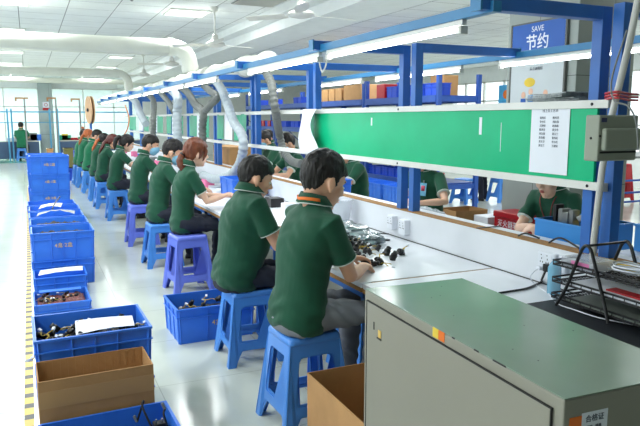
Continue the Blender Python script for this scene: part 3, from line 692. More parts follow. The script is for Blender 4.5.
# ================================================================ stools
def stool_mesh(m, name='plastic_stool', H=.475, top=.142, bot=.188):
    """moulded stool: slab seat and four corner legs whose panels frame arched openings"""
    o = bpy.data.objects.new(name, None); COL.objects.link(o)
    b = B(); n = 10
    def rr(s, z, rad=.03):
        out = []
        for cx, cy, a0 in ((1, 1, 0), (-1, 1, 90), (-1, -1, 180), (1, -1, 270)):
            for k in range(5):
                a = math.radians(a0 + 22.5*k); out.append(V((cx*(s - rad) + rad*math.cos(a), cy*(s - rad) + rad*math.sin(a), z)))
        return out
    rings_mesh(b, [rr(top + .004, H - .035), rr(top + .008, H - .028), rr(top + .006, H - .012), rr(top - .002, H - .002), rr(top - .012, H), rr(top - .03, H - .003)])
    link('seat', b, m, o, True)
    b = B(); lathe(b, [(.022, H - .0028), (.022, H - .0016), (.012, H - .0014)], 16); 
    for k in range(8): 
        a = k*PI/4; box(b, .05, .09, -.004, .004, H - .003, H - .0012, 0, Matrix.Rotation(a, 4, 'Z'))
    link('seat_pattern', b, M_black if False else m, o)
    zt = H - .03
    def half(z): return top + (bot - top)*(1 - z/zt) + (.012*max(0, 1 - z/.05) if z < .05 else 0)
    # outline of half a side panel in (u = distance from the corner, z); centre line at u = half(z)
    T = .026
    def panel_pts():
        pts = []
        pts += [(0, zt), ('c', zt), ('c', .385)]
        pts += [('k', .080, .385), ('k', .062, .379), ('k', .054, .362)]
        pts += [('k', .050, .172), ('k', .058, .156), ('k', .075, .148), ('c', .148)]
        pts += [('c', .105), ('k', .085, .105), ('k', .062, .097), ('k', .054, .078)]
        pts += [('k', .048, .0), (0, 0)]
        return pts
    # 'k', d, z -> d metres from the corner; opening half widths are set from the corner
    for q in range(4):
        b = B(); Rz = Matrix.Rotation(q*PI/2, 4, 'Z')
        for side in (0, 1):
            lp = []
            for p in panel_pts():
                if p[0] == 'c': z = p[1]; u = 0.0
                elif p[0] == 'k':
                    z = p[2]; u = half(z) - p[1]
                else: z = p[1]; u = half(z)
                lp.append((u, z))
            def P3(u, z, inn):
                h = half(z) - inn; uu = min(u, h)
                return V((h, uu, z)) if side == 0 else V((uu, h, z))
            th = .007
            ou = [b.verts.new(Rz @ P3(u, z, 0)) for u, z in lp]; inn = [b.verts.new(Rz @ P3(u, z, th)) for u, z in lp]
            f1 = b.faces.new(ou); f2 = b.faces.new(inn[::-1])
            for i in range(len(lp)):
                j = (i + 1) % len(lp); b.faces.new((ou[i], ou[j], inn[j], inn[i]))
            bmesh.ops.triangulate(b, faces=[f1, f2])
            # stiffening flange around the opening
            fl = [Rz @ P3(u, z, .012) for u, z in lp[1:10]]
            for a_, c_ in zip(fl, fl[1:]): bar(b, a_, c_, .008, .02)
            fl = [Rz @ P3(u, z, .008) for u, z in lp[10:15]]
            for a_, c_ in zip(fl, fl[1:]): bar(b, a_, c_, .008, .016)
        h0 = half(0); bar(b, Rz @ V((h0 - .004, h0 - .004, 0)), Rz @ V((half(zt) - .004, half(zt) - .004, zt)), .012, .012, .004)
        link('leg', b, m, o)
    return o
SB = stool_mesh(M_stoolb); SP = stool_mesh(M_stoolp)
used = {}
def stool(x, y, kind, label, group='plastic stools along the near benches', rz=None, h=1.0):
    src = SB if kind == 'b' else SP
    o = src if kind not in used else copy_tree(src); used[kind] = 1
    tag(o, label, 'stool', group); o.location = (x, y, 0); o.rotation_euler = (0, 0, random.uniform(-.06, .06) if rz is None else rz); o.scale = (1, 1, h)
    return o
stool(1.255, 2.99, 'b', 'blue plastic stool under the nearest man, beside the floor carton', rz=.04, h=1.085)
stool(1.29, 4.03, 'b', 'blue plastic stool under the stout second man', rz=-.03, h=1.02)
stool(1.30, 5.90, 'p', 'violet blue stool under the girl with auburn ponytail', rz=.08, h=1.13)
stool(1.27, 7.08, 'b', 'blue stool under the fourth worker, a masked man', rz=.02)
stool(1.26, 8.42, 'p', 'violet blue stool under the fifth worker', h=1.1)
stool(1.25, 10.7, 'b', 'blue stool under the dark ponytailed sixth worker')
stool(1.2, 12.2, 'b', 'blue stool under the worker with a reddish braid')
stool(1.2, 13.4, 'b', 'blue stool under the worker with an orange braid')
stool(1.18, 14.9, 'b', 'blue stool under the far masked man')
stool(1.14, 16.2, 'b', 'blue stool second from the far end')
stool(1.11, 17.0, 'b', 'blue stool at the far end of the row')
stool(1.93, 3.52, 'b', 'blue stool pushed under the bench behind the nearest man', rz=.1)
stool(-.30, 27.6, 'b', 'blue stool of the lone worker at the far desk', None, rz=.1)
stool(7.55, 10.0, 'b', 'blue stool beyond the partition under the board, by shelving', None, rz=.3)
stool(8.35, 9.9, 'b', 'blue stool under the dark-clad worker far beyond the board', None)

# ================================================================ people
def ik(S, Hn, l1, l2, pole):
    S, Hn, pole = V(S), V(Hn), V(pole); d = Hn - S; L = min(d.length, (l1 + l2)*.995); u = d.normalized()
    a = (l1*l1 - l2*l2 + L*L)/(2*L); h = math.sqrt(max(0, l1*l1 - a*a))
    n = (pole - u*pole.dot(u)).normalized(); return S + u*a + n*h, S + u*L
def interp(tab, x):
    for (a, fa), (c, fc) in zip(tab, tab[1:]):
        if x <= c: return fa + (fc - fa)*max(0, min(1, (x - a)/(c - a)))
    return tab[-1][1]
def ell_ring(c, tx, dx, dy, seg=28, e=2.4):
    """ring around a nearly vertical spine: tx = sagittal tilt angle"""
    out = []
    for k in range(seg):
        a = 2*PI*k/seg; ca, sa = math.cos(a), math.sin(a)
        x = dx*math.copysign(abs(ca)**(2/e), ca); y = dy*math.copysign(abs(sa)**(2/e), sa)
        out.append(V((c[0] + x*math.cos(tx), c[1] + y, c[2] - x*math.sin(tx))))
    return out
def add_hand(bm, W, f, n, side, curl=.5, r=.0082, spread=.10, simple=False):
    """W wrist, f forward, n palm normal; side +1 when the thumb is towards f x n"""
    f = f.normalized(); n = (n - f*n.dot(f)).normalized(); w = n.cross(f).normalized()*side
    rg = []
    for u, hw, th in ((-.02, .026, .021), (0, .027, .02), (.025, .036, .018), (.055, .041, .0165), (.08, .041, .0145), (.092, .036, .010)):
        c = W + f*u
        rg.append([c + w*(hw*math.cos(a)) + n*(th*math.sin(a)) for a in [2*PI*k/14 for k in range(14)]])
    rings_mesh(bm, rg)
    for k, (off, L) in enumerate(((.030, .070), (.010, .079), (-.011, .073), (-.031, .057))):
        base = W + f*.078 + w*off; ang = spread*(1.5 - k)*.5; d = (f*math.cos(ang) + w*math.sin(ang)).normalized()
        pts = [base - d*.015, base]; a = curl*.45
        for s, q in enumerate((.45, .31, .24)):
            dd = (d*math.cos(a) + n*math.sin(a)).normalized(); pts.append(pts[-1] + dd*L*q); a += curl*.7
        chain(bm, pts, [r*1.15, r*1.1, r, r*.92, r*.8], 10)
    tb = W + f*.022 + w*.028
    d1 = (f*.55 + w*.6 + n*.45).normalized(); d2 = (f*.85 + w*.15 + n*.5).normalized(); d3 = (f*.95 - w*.1 + n*.45).normalized()
    p1 = tb + d1*.036; p2 = p1 + d2*.03; p3 = p2 + d3*.022
    chain(bm, [tb - d1*.01, tb, p1, p2, p3], [r*1.5, r*1.6, r*1.3, r*1.15, r*.95], 10)

def person(label, x, y, rz=0, s=1.0, lean=.06, build=1.0, belly=0, head=(.12, .0, 1.285), pitch=.35, hyaw=0, lh=(.50, .08, .83), rh=(.50, -.08, .83),
           hair='short', hairm=None, skin=None, shirt=None, pants=None, maskon=False, lanyard=None, badge=False, vox=.009, group='workers in green polo shirts',
           legs=True, seat=.475, pole=(-.35, 1, -.6), wrinkle=1, palm=(0, 0, -1), knee=.41, female=False, hs=1.1, arm=1.0):
    """seated figure, local frame: +x forward, z up, seat at z=seat; s scales about the seat"""
    hairm = hairm or M_hair; skin = skin or M_skin; shirt = shirt or M_shirt; pants = pants or M_jean
    W = build*(.93 if female else 1)
    T = Matrix.Translation((x, y, 0)) @ Matrix.Rotation(rz, 4, 'Z')
    def Z(z): return seat + (z - .475)*s
    def sx(z): return lean*max(0, (z - .5))/.6 + .02*math.sin(max(0, min(1, (z - .5)/.6))*PI)*-1
    prof = [(.485, .11, .155, 0), (.53, .125, .17, 0), (.60, .124, .166, .1), (.70, .110, .155, .8), (.80, .112, .158, 1), (.90, .120, .172, .7), (.98, .118, .188, .3), (1.04, .105, .196, 0), (1.08, .088, .178, 0), (1.11, .070, .135, 0), (1.14, .058, .080, 0)]
    def torso(bm, k, zmin=.4, zmax=2, flare=0):
        rg = []
        for z, dx, dy, bl in prof:
            if z < zmin or z > zmax: continue
            bx = belly*bl
            fl = 1 + (flare if z < .62 else 0)
            rg.append(ell_ring((sx(z) + bx*.5, 0, Z(z)), lean*.9, (dx + bx*.5)*k*W*s*fl, dy*k*W*s*fl*(1 + belly*bl*.6)))
        rings_mesh(bm, rg)
    shz = 1.065; SH = [V((sx(shz) + .0, sd*.168*W*s, Z(shz))) for sd in (1, -1)]
    hc = V(head); hc.z = Z(hc.z); nb = V((sx(1.12) + .0, 0, Z(1.115)))
    l1, l2 = .305*s*arm, .26*s*arm
    arms = []
    for i, (S, Hn) in enumerate(zip(SH, (lh, rh))):
        Hn = V(Hn); pv = V((pole[0], pole[1]*(1 if i == 0 else -1), pole[2])); E_, Wr = ik(S, Hn, l1, l2, pv); arms.append((S, E_, Wr))
    HM = Matrix.Translation(hc) @ Matrix.Rotation(hyaw, 4, 'Z') @ Matrix.Rotation(pitch, 4, 'Y') @ Matrix.Scale(s*hs, 4)
    # ---- body (skin), one continuous surface
    bm = B(); torso(bm, .9, zmax=1.13)
    nk0 = nb - V((0.01, 0, .03)); nk1 = hc + (HM.to_3x3() @ V((-.028, 0, -.035)))
    chain(bm, [nk0, nk0.lerp(nk1, .4), nk0.lerp(nk1, .7), nk1], [.066*s*W, .060*s, .058*s, .060*s], 16)
    g = B()
    def hb(c, r, M=None): ball(g, c, r, M, 3)
    hb((-.005, 0, .03), (.099, .077, .098)); hb((.032, 0, -.035), (.062, .058, .078)); hb((.066, 0, -.088), (.022, .026, .02)); hb((.03, 0, -.07), (.055, .048, .036))
    hb((.083, 0, -.052), (.017, .026, .017)); hb((.084, 0, .033), (.012, .045, .012))
    for sd in (-1, 1):
        hb((.058, sd*.04, -.015), (.03, .024, .028))
        Me = Matrix.Rotation(sd*.35, 4, 'Z') @ Matrix.Rotation(-.2, 4, 'Y')
        hb((-.008, sd*.084, -.004), (.018, .008, .030), Me); hb((-.002, sd*.081, -.028), (.011, .009, .013))
    chain(g, [(.086, 0, .024), (.097, 0, .004), (.110, 0, -.018)], [.008, .0095, .0115], 10); ball(g, (.098, .011, -.021), .009, None, 2); ball(g, (.098, -.011, -.021), .009, None, 2)
    for v in g.verts: v.co = HM @ v.co
    tmp = bpy.data.meshes.new('t'); g.to_mesh(tmp); g.free(); bm.from_mesh(tmp); bpy.data.meshes.remove(tmp)
    inw = V(palm)
    for i, (S, E_, Wr) in enumerate(arms):
        f = (Wr - E_).normalized()
        chain(bm, [V((S.x, S.y*.8, S.z - .03)), S.lerp(E_, .12), S.lerp(E_, .4), S.lerp(E_, .75), E_, E_.lerp(Wr, .3), E_.lerp(Wr, .7), Wr], [k*s*(.88 if female else 1) for k in (.036, .046, .046, .041, .038, .040, .032, .025)], 16)
        sd = 1 if i == 0 else -1
        hd = (f*.8 + V((.35, -sd*.55, -.12))).normalized()
        add_hand(bm, Wr + f*.005, hd, inw + V((0, -sd*.35, 0)), -sd, .75 if i else .6)
    LG = []
    for sd in (1, -1):
        hp = V((.0, sd*.09*s, Z(.572))); kn = V((knee*s, sd*.13*s, Z(.55))); an = V((knee*s - .03, sd*.13*s, .10))
        LG.append((hp, kn, an))
        if legs: chain(bm, [hp, hp.lerp(kn, .5), kn, kn.lerp(an, .3), kn.lerp(an, .8), an, an + V((.02, 0, -.05))], [k*s for k in (.078, .066, .05, .05, .036, .034, .03)], 12)
    me = remesh(bm, vox, 2, .5); me.transform(T)
    o = link_me('person', me, skin); tag(o, label, 'person', group)
    def child(bmx, name, m, vx=None, sm=3, parent=None, post=None):
        if vx: 
            q = remesh(bmx, vx, sm)
            if post: post(q)
        else:
            q = bpy.data.meshes.new(name); bmesh.ops.recalc_face_normals(bmx, faces=bmx.faces[:]); bmx.to_mesh(q); bmx.free(); q.polygons.foreach_set('use_smooth', [True]*len(q.polygons))
        q.transform(T); return link_me(name, q, m, parent or o)
    # ---- shirt
    b = B(); torso(b, 1.04, flare=.02)
    sl = []
    for S, E_, Wr in arms:
        e = S.lerp(E_, .66); d = (E_ - S).normalized()
        inn = V((S.x, S.y*.72, S.z - .01))
        chain(b, [inn, S + V((0, 0, -.004)), S.lerp(E_, .3)], [.066*s*W, .069*s*W, .062*s*W], 18)
        tube(b, [S.lerp(E_, .1), S.lerp(E_, .35), e], [.064*s*W, .062*s*W, .060*s*W], 18); sl.append((e, d))
    def folds(q):
        if not wrinkle: return
        N = [v.normal.copy() for v in q.vertices]
        for v, vn in zip(q.vertices, N):
            c = v.co; zz = (c.z - seat)/s
            k = .5 + .5*math.exp(-((zz - .12)/.12)**2)
            f = noise.noise(V((c.x*9 + x*3, c.y*7, c.z*5 + c.x*4)))*.010 + k*.008*math.sin(c.z*62 + c.x*24 + 5*noise.noise(V((c.x*6, c.y*6 + x, c.z*3))))*max(0, .5 + noise.noise(V((c.y*5, c.z*4, x))))
            v.co = c + vn*f*wrinkle
    so = child(b, 'polo_shirt', shirt, vox*1.05, 4, post=folds)
    for i, (e, d) in enumerate(sl):
        b = B(); tube(b, [e - d*.006, e + d*.004], .0635*s*W, 20); child(b, 'sleeve_band', shirt, parent=so)
        for q in (.0045,): b = B(); tube(b, [e + d*(q - .0035), e + d*(q + .0015)], .0648*s*W, 20); child(b, 'sleeve_piping', M_trim, parent=so)
    # collar: a folded band around the neck
    nd = (nk1 - nk0).normalized(); cc = nb + V((-.002, 0, .020))
    rg = []; rp = []
    for k in range(25):
        a = -PI*.88 + 2*PI*.88*k/24 + PI   # open at the throat
        ca, sa = math.cos(a), math.sin(a); back = max(0, -ca)
        def pt(r, h): return cc + V((ca*r*1.02, sa*r*1.08, h - ca*.012 + back*.012 + abs(sa)*.014))
        rin, rout = .064*s, .088*s*W
        rg.append([pt(rin, .038), pt(rin + .005, .041), pt(rout, -.006), pt(rout + .001, -.013), pt(rout - .004, -.013), pt(rin - .003, .034)])
        rp.append([pt(rout + .0012, -.0072), pt(rout + .003, -.009), pt(rout + .002, -.0125), pt(rout, -.011)])
    b = B(); rings_mesh(b, rg); co = child(b, 'collar', shirt, parent=so)
    b = B(); rings_mesh(b, rp); child(b, 'collar_piping', M_trim, parent=so)
    # ---- trousers and shoes
    if legs:
        b = B(); rg = [ell_ring((sx(z), 0, Z(z)), 0, dx*W*s*1.0, dy*W*s*1.0) for z, dx, dy in ((.482, .115, .158), (.50, .124, .166), (.55, .128, .172), (.60, .123, .166))]
        rings_mesh(b, rg)
        for hp, kn, an in LG: chain(b, [hp, hp.lerp(kn, .5), kn, kn.lerp(an, .3), an + V((0, 0, .02)), an + V((0, 0, -.02))], [k*s for k in (.088, .078, .064, .062, .055, .056)], 16)
        def pf(q):
            N = [v.normal.copy() for v in q.vertices]
            for v, vn in zip(q.vertices, N):
                c = v.co.copy(); v.co = c + vn*(.0035*math.sin(c.x*70 + c.z*60 + 5*noise.noise(c*6)) + .003*noise.noise(c*12))
        child(b, 'trousers', pants, vox*1.1, 3, post=pf)
        for hp, kn, an in LG:
            b = B(); rg = []
            for u, w_, h_ in ((-.08, .022, .03), (-.07, .034, .06), (-.02, .038, .075), (.05, .04, .06), (.12, .045, .042), (.165, .036, .034), (.185, .018, .022)):
                cx = an.x + .02 + u; rg.append([V((cx, an.y + w_*math.cos(a), .004 + max(0, h_*.5 + h_*.5*math.sin(a)))) for a in [2*PI*k/12 for k in range(12)]])
            rings_mesh(b, rg); child(b, 'shoe', M_black)
    # ---- face
    for sd in (-1, 1):
        b = B(); vs = ball(b, (.080, sd*.031, .006), (.012, .0145, .0075), None, 2)
        for v in b.verts: v.co = HM @ v.co
        ey = child(b, 'eye', M_eyew)
        b = B(); ball(b, (.0905, sd*.030, .005), (.003, .006, .006), None, 2)
        for v in b.verts: v.co = HM @ v.co
        child(b, 'iris', M_black, parent=ey)
        b = B(); tube(b, [HM @ V(p) for p in ((.090, sd*.013, .027), (.089, sd*.03, .033), (.078, sd*.048, .029))], .0032, 6); child(b, 'eyebrow', hairm)
    b = B(); 
    for dz in (-.047, -.056): ball(b, (.0965, 0, dz), (.006, .020, .0045), None, 2)
    for v in b.verts: v.co = HM @ v.co
    if not maskon: child(b, 'lips', M_lip)
    else:
        b.free(); b = B(); rg = []
        for z, rx, ry, cx in ((.008, .022, .030, .082), (-.002, .045, .062, .068), (-.02, .062, .069, .058), (-.045, .066, .067, .05), (-.07, .058, .06, .045), (-.092, .045, .05, .045), (-.108, .02, .03, .05)):
            rg.append([HM @ V((cx + rx*math.cos(a), ry*math.sin(a), z)) for a in [2*PI*k/18 for k in range(18)]])
        rings_mesh(b, rg); mk = child(b, 'face_mask', M_mask)
        for sd in (-1, 1):
            b = B(); tube(b, [HM @ V(p) for p in ((.05, sd*.068, -.008), (.02, sd*.079, .012), (-.012, sd*.092, .016), (-.02, sd*.088, -.02), (.045, sd*.064, -.06))], .0015, 5); child(b, 'ear_loop', M_trim, parent=mk)
    # ---- hair
    g = bmesh.new(); bmesh.ops.create_icosphere(g, subdivisions=5 if vox < .011 else 4, radius=1)
    longh = hair != 'short'
    line = [(-.12, -.095), (-.062, -.085), (-.040, -.03), (-.030, .010), (.004, .022), (.012, -.016), (.026, -.012), (.034, .03), (.055, .050), (.1, .056)] if not longh else \
           [(-.12, -.085), (-.04, -.08), (-.02, -.04), (.0, -.03), (.02, -.055), (.035, -.03), (.05, .02), (.07, .056), (.1, .066)]
    for v in g.verts:
        d = v.co.normalized(); R_ = V((.107, .0855, .102)) if not longh else V((.110, .090, .106))
        top = max(0, d.z)
        p = V((-.010 + d.x*R_.x, d.y*R_.y, .036 + d.z*R_.z*(1.18 if d.z < 0 else 1)))
        if not longh: p.y *= 1 - .22*max(0, -d.z)**.8; p.x += .012*max(0, -d.z)
        nn = noise.noise(V((d.x*6 + x, d.y*6, d.z*2.2)))*.006 + noise.noise(V((d.x*26, d.y*26 + x, d.z*6)))*.0032
        p += d*(nn + (.006*top))
        zl = interp(line, p.x); m = max(0, min(1, (p.z - zl)/.012 + .35 + nn*30))
        q = V((-.006 + d.x*.082, d.y*.062, .03 + d.z*.085)); v.co = HM @ q.lerp(p, m)
    ho = child(g, 'hair', hairm)
    def lock(pts, rs, name='ponytail', m=None):
        b = B(); P = smooth_path([HM @ V(p) for p in pts], 5); R2 = []
        for k in range(len(P)): u = k/(len(P) - 1); R2.append(interp([(i/(len(rs) - 1), r) for i, r in enumerate(rs)], u)*s*(1 + .06*math.sin(k*1.7)))
        tube(b, P, R2, 16); return child(b, name, m or hairm, parent=ho)
    if hair == 'pony_low':
        lock([(-.10, 0, .0), (-.125, 0, -.04), (-.128, -.01, -.09), (-.10, -.02, -.14), (-.07, -.02, -.155)], [.028, .036, .045, .04, .012])
        b = B(); tube(b, [HM @ V((-.112, 0, -.018)), HM @ V((-.122, 0, -.03))], .034*s, 14); child(b, 'hair_tie', M_black, parent=ho)
        lock([(.05, -.055, .075), (.072, -.062, .03), (.062, -.068, -.02), (.05, -.07, -.055)], [.02, .018, .012, .004], 'side_lock')
    if hair == 'pony':
        lock([(-.09, 0, .06), (-.14, 0, .05), (-.16, 0, -.01), (-.145, -.01, -.09), (-.12, -.01, -.15)], [.022, .034, .038, .03, .008])
    if hair == 'braid':
        lock([(-.09, -.01, .0), (-.12, -.03, -.06), (-.13, -.05, -.13), (-.14, -.06, -.2), (-.14, -.06, -.27)], [.035, .034, .03, .026, .006], m=M_hairo if hairm is M_hair else hairm)
    if hair == 'bun': lock([(-.05, 0, .13), (-.08, 0, .165), (-.11, 0, .15)], [.02, .032, .012], 'hair_bun', M_hairo)
    # ---- extras
    if lanyard:
        b = B(); pts = []
        for k in range(15):
            a = PI*.55 + PI*.9*k/14; pts.append(cc + V((math.cos(a)*.089*s, math.sin(a)*.093*s, .006 - math.cos(a)*.022 + abs(math.sin(a))*.014)))
        rg = [[p, p + V((0, 0, .016)), p + V((0, 0, .016)) + (p - cc).normalized()*.002, p + (p - cc).normalized()*.002] for p in pts]
        rings_mesh(b, rg); child(b, 'lanyard', lanyard)
        b = B()
        for sd in (1, -1):
            P = [cc + V((-.012, sd*.082*s, .022)), V((sx(1.0) + .128*s*W, sd*.055, Z(1.04))), V((sx(.85) + .136*s*W + belly*.8, sd*.008, Z(.86)))]
            P = smooth_path(P, 5); rings_mesh(b, [[p + V((0, -.004, 0)), p + V((0, .004, 0)), p + V((.002, .004, 0)), p + V((.002, -.004, 0))] for p in P])
        child(b, 'lanyard_strap', lanyard)
    if badge:
        bx = sx(1.0) + .132*s*W; b = B(); Mb = Matrix.Translation((bx, .055, Z(.955))) @ Matrix.Rotation(-.12, 4, 'Y')
        box(b, -.003, .003, -.036, .036, -.06, .06, .001, Mb); bo = child(b, 'badge', mat('badge_blue', (110, 176, 206), .25))
        b = B(); box(b, .0032, .0045, -.022, .022, -.015, .035, 0, Mb); child(b, 'badge_photo', mat('badge_red', (196, 60, 84), .5), parent=bo)
        b = B(); box(b, -.002, .004, -.006, .006, .058, .085, 0, Mb); child(b, 'badge_clip', M_steel, parent=bo)
    return o

G = 'workers seated along the near benches'
person('nearest worker, young man in green polo with orange lanyard', 1.215, 2.98, .06, s=.985, seat=.515, lean=.10, build=1.06, head=(.150, .0, 1.248), pitch=.38, hyaw=.08, hs=1.23,
       arm=1.09, rh=(.435, .05, .79), lh=(.46, .26, .80), pants=M_greyt, lanyard=M_orange, vox=.0065, group=G, pole=(.1, .3, -1))
person('second worker, stout man in green polo with short greying black hair', 1.205, 4.06, -.04, s=.985, lean=.11, build=1.14, belly=.07, head=(.15, 0, 1.215), pitch=.36, hyaw=-.05, hs=1.16,
       rh=(.45, -.10, .80), lh=(.5, .1, .82), vox=.0075, group=G, pole=(-.2, .5, -1))
person('young woman in green polo with auburn low ponytail beside grey hose', 1.27, 5.98, .02, s=.955, seat=.535, lean=.07, build=.96, head=(.15, 0, 1.25), pitch=.14, rh=(.42, -.06, .88), lh=(.45, .04, .86),
       hair='pony_low', hairm=M_haira, skin=M_skin2, vox=.0085, group=G, female=True, pole=(-.2, .4, -1))
person('masked man in green polo beside the woman with auburn ponytail', 1.24, 7.1, .0, s=1.0, lean=.10, build=.95, head=(.19, 0, 1.23), pitch=.30, hyaw=-.3, maskon=True, vox=.0095, group=G, rh=(.44, -.10, .83), lh=(.5, .02, .83))
person('masked man in green polo, second from the auburn haired woman', 1.23, 8.46, .03, s=.96, seat=.52, lean=.10, build=.95, head=(.19, 0, 1.245), pitch=.28, hyaw=-.3, maskon=True, vox=.011, group=G)
person('woman in green polo with dark high ponytail', 1.2, 10.7, .0, s=.98, lean=.12, head=(.22, 0, 1.22), pitch=.42, hair='pony', vox=.012, group=G, female=True, skin=M_skin2)
person('woman in green polo with reddish braid down her back', 1.15, 12.2, 0, s=.95, lean=.12, head=(.22, 0, 1.22), pitch=.4, hair='braid', hairm=M_hairr, vox=.013, group=G, female=True)
person('woman in green polo with orange tinted braid and black hair', 1.15, 13.4, 0, s=.94, lean=.11, head=(.2, 0, 1.22), pitch=.4, hair='braid', vox=.013, group=G, female=True)
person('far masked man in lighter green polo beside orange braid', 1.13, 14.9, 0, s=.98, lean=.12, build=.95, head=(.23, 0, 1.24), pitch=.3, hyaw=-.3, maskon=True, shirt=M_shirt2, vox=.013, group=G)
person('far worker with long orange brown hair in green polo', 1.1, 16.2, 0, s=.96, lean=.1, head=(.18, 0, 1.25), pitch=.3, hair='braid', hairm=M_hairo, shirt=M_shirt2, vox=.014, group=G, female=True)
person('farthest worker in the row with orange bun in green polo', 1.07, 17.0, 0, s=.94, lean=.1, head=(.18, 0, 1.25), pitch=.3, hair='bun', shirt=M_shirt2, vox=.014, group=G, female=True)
G2 = 'workers facing the camera side behind the partition'
person('worker behind the partition with dark red lanyard, face cut off by the green board', 3.50, 3.44, PI + .15, s=.97, lean=.14, head=(.19, 0, 1.20), pitch=.25, rh=(.45, .06, .88), lh=(.45, .17, .88), lanyard=mat('maroon_lanyard', (120, 34, 40), .7), vox=.008, group=G2, legs=True, female=True, skin=M_skin2)
person('worker behind the partition with blue badge on the chest', 3.46, 5.12, PI + .3, s=.99, lean=.06, head=(.12, 0, 1.25), pitch=.3, rh=(.42, .1, .86), lh=(.42, .22, .86), badge=True, vox=.008, group=G2, hair='pony', female=True, skin=M_skin2)
person('worker behind the partition mostly hidden by the nearest man', 3.5, 6.62, PI, s=.98, lean=.1, head=(.16, 0, 1.24), pitch=.35, vox=.011, group=G2, rh=(.43, .0, .84))
person('masked worker behind the partition, right of the light hose', 3.6, 9.7, PI + .1, s=1.03, lean=.12, head=(.2, 0, 1.24), pitch=.4, maskon=True, vox=.011, group=G2)
person('masked worker behind the partition partly covered by dark hose', 3.45, 8.3, PI, s=1.02, lean=.12, head=(.2, 0, 1.24), pitch=.4, maskon=True, vox=.011, group=G2)
person('lone worker seen from behind at the far desk', -.28, 27.55, 1.45, s=1.08, lean=.05, head=(.08, 0, 1.26), pitch=.2, vox=.016, group=None, shirt=M_shirt2)
person('dark-trousered worker far beyond the board beside the shelving', 8.35, 9.85, 2.2, s=1.0, head=(.12, 0, 1.25), vox=.016, group=None)
person('worker bending among the blue shelves behind the light hose', 4.4, 12.0, PI, s=1.0, head=(.12, 0, 1.25), vox=.015, group=None)

# ================================================================ things on the benches
TB = .7505
for i in range(3):
    p = [(2.10, 3.40), (2.0, 3.42), (1.97, 3.29)][i]; put_cm(p[0], p[1], TB + .015, ['black camera module lying alone, farthest from his hands', 'black camera module in the middle of the loose three', 'black camera module touching his hands'][i], 'camera modules by the nearest man', 1.5)
for k in range(5): put_cm(1.80 + random.uniform(-.06, .1), 3.22 + random.uniform(-.05, .1), TB + .014, 'small dark module under the hands of the nearest man', 'modules under the hands', 1.2)
pile = [(1.80 + random.gauss(0, .10), 3.70 + random.gauss(0, .13)) for _ in range(90)]
for (x, y) in pile:
    h = .085*math.exp(-(((x - 1.80)/.14)**2 + ((y - 3.70)/.16)**2)); put_cm(max(1.58, x), y, TB + .015 + h*random.uniform(.5, 1), 'black camera module with coloured leads in the bench heap', 'black modules heaped on the bench', 1.1)
def bag(c, r, m, label, seed, vx=3, name='plastic_bag', amp=.35):
    b = B(); bmesh.ops.create_icosphere(b, subdivisions=4, radius=1)
    for v in b.verts:
        d = v.co.normalized(); k = 1 + amp*noise.noise(d*2.2 + V((seed, 0, 0))) + amp*.45*noise.noise(d*6 + V((0, seed, 0)))
        v.co = V((c[0] + d.x*r[0]*k, c[1] + d.y*r[1]*k, c[2] + max(-r[2]*.9, d.z*r[2]*k)))
    o = link(name, b, m, None, True); tag(o, label, 'bag'); return o
bag((1.98, 4.10, TB + .055), (.22, .25, .06), M_bag2, 'grey plastic bag of parts lying behind the heap of modules', 3)
bag((2.06, 3.80, TB + .04), (.12, .14, .045), M_bag2, 'smaller grey plastic bag at right end of the heap', 6)
# clear plastic tub leaning on partition
b = B(); lathe(b, [(.10, 0), (.125, .16), (.135, .2), (.14, .2), (.14, .205), (.13, .206), (.12, .16), (.095, .004)], 28, Matrix.Translation((2.25, 4.65, TB)))
tag(link('plastic_tub', b, M_clear, None, True), 'clear plastic tub beside the partition behind the heap', 'tub')
# sockets on the partition
def socket(y, z, w, h, d, label, holes=True, cat='socket'):
    o = empty('power_socket', label, cat, (2.40, y, z))
    b = B(); box(b, -d, -.0005, -w/2, w/2, -h/2, h/2, .005); link('casing', b, M_paper, o)
    b = B()
    for yy in ((-.02, .02) if holes else (0,)):
        for a, c in ((0, .012), (-.008, -.006), (.008, -.006)): box(b, -d - .001, -d + .001, yy + a - .0022, yy + a + .0022, c - .004, c + .004)
        box(b, -d - .001, -d + .001, yy + .001, yy + .006, .028, .033)
    link('holes', b, M_dark, o); return o
s0 = at(385, 214, X=2.4); s1 = at(395, 217, X=2.4)
socket(at(390, 220, X=2.36).y, .855, .075, .10, .045, 'white socket box on the partition, left one of the pair')
socket(at(402, 226, X=2.36).y, .845, .085, .105, .045, 'white socket box on the partition, right one of the pair')
so = socket(at(546, 258, X=2.39).y, .876, .10, .09, .02, 'white double socket on the partition with black plug')
so2 = socket(at(560, 260, X=2.39).y - .02, .88, .06, .085, .02, 'white single socket beside the double one, by the tray')
yb = at(546, 258, X=2.39).y
b = B(); box(b, -.05, -.02, -.052, -.018, -.05, -.01, .006); bmesh.ops.translate(b, verts=b.verts, vec=(2.40, yb, .88))
pl = link('power_plug', b, M_black); tag(pl, 'black power plug with cable pushed in the double socket', 'plug')
pc = smooth_path([(2.36, yb - .035, .84), (2.34, yb - .03, .79), at(541, 282, Z=TB + .006), at(528, 288, Z=TB + .006), at(512, 291, Z=TB + .006), at(499, 293, Z=TB + .006)], 8)
b = B(); tube(b, pc, .0055, 8); link('cable', b, M_black, pl, True)
b = B(); box(b, -.045, -.02, .004, .034, -.045, -.025, .004); bmesh.ops.translate(b, verts=b.verts, vec=(2.40, yb, .872)); pl = link('power_plug', b, M_paper); tag(pl, 'white charger plug under the double socket', 'plug')
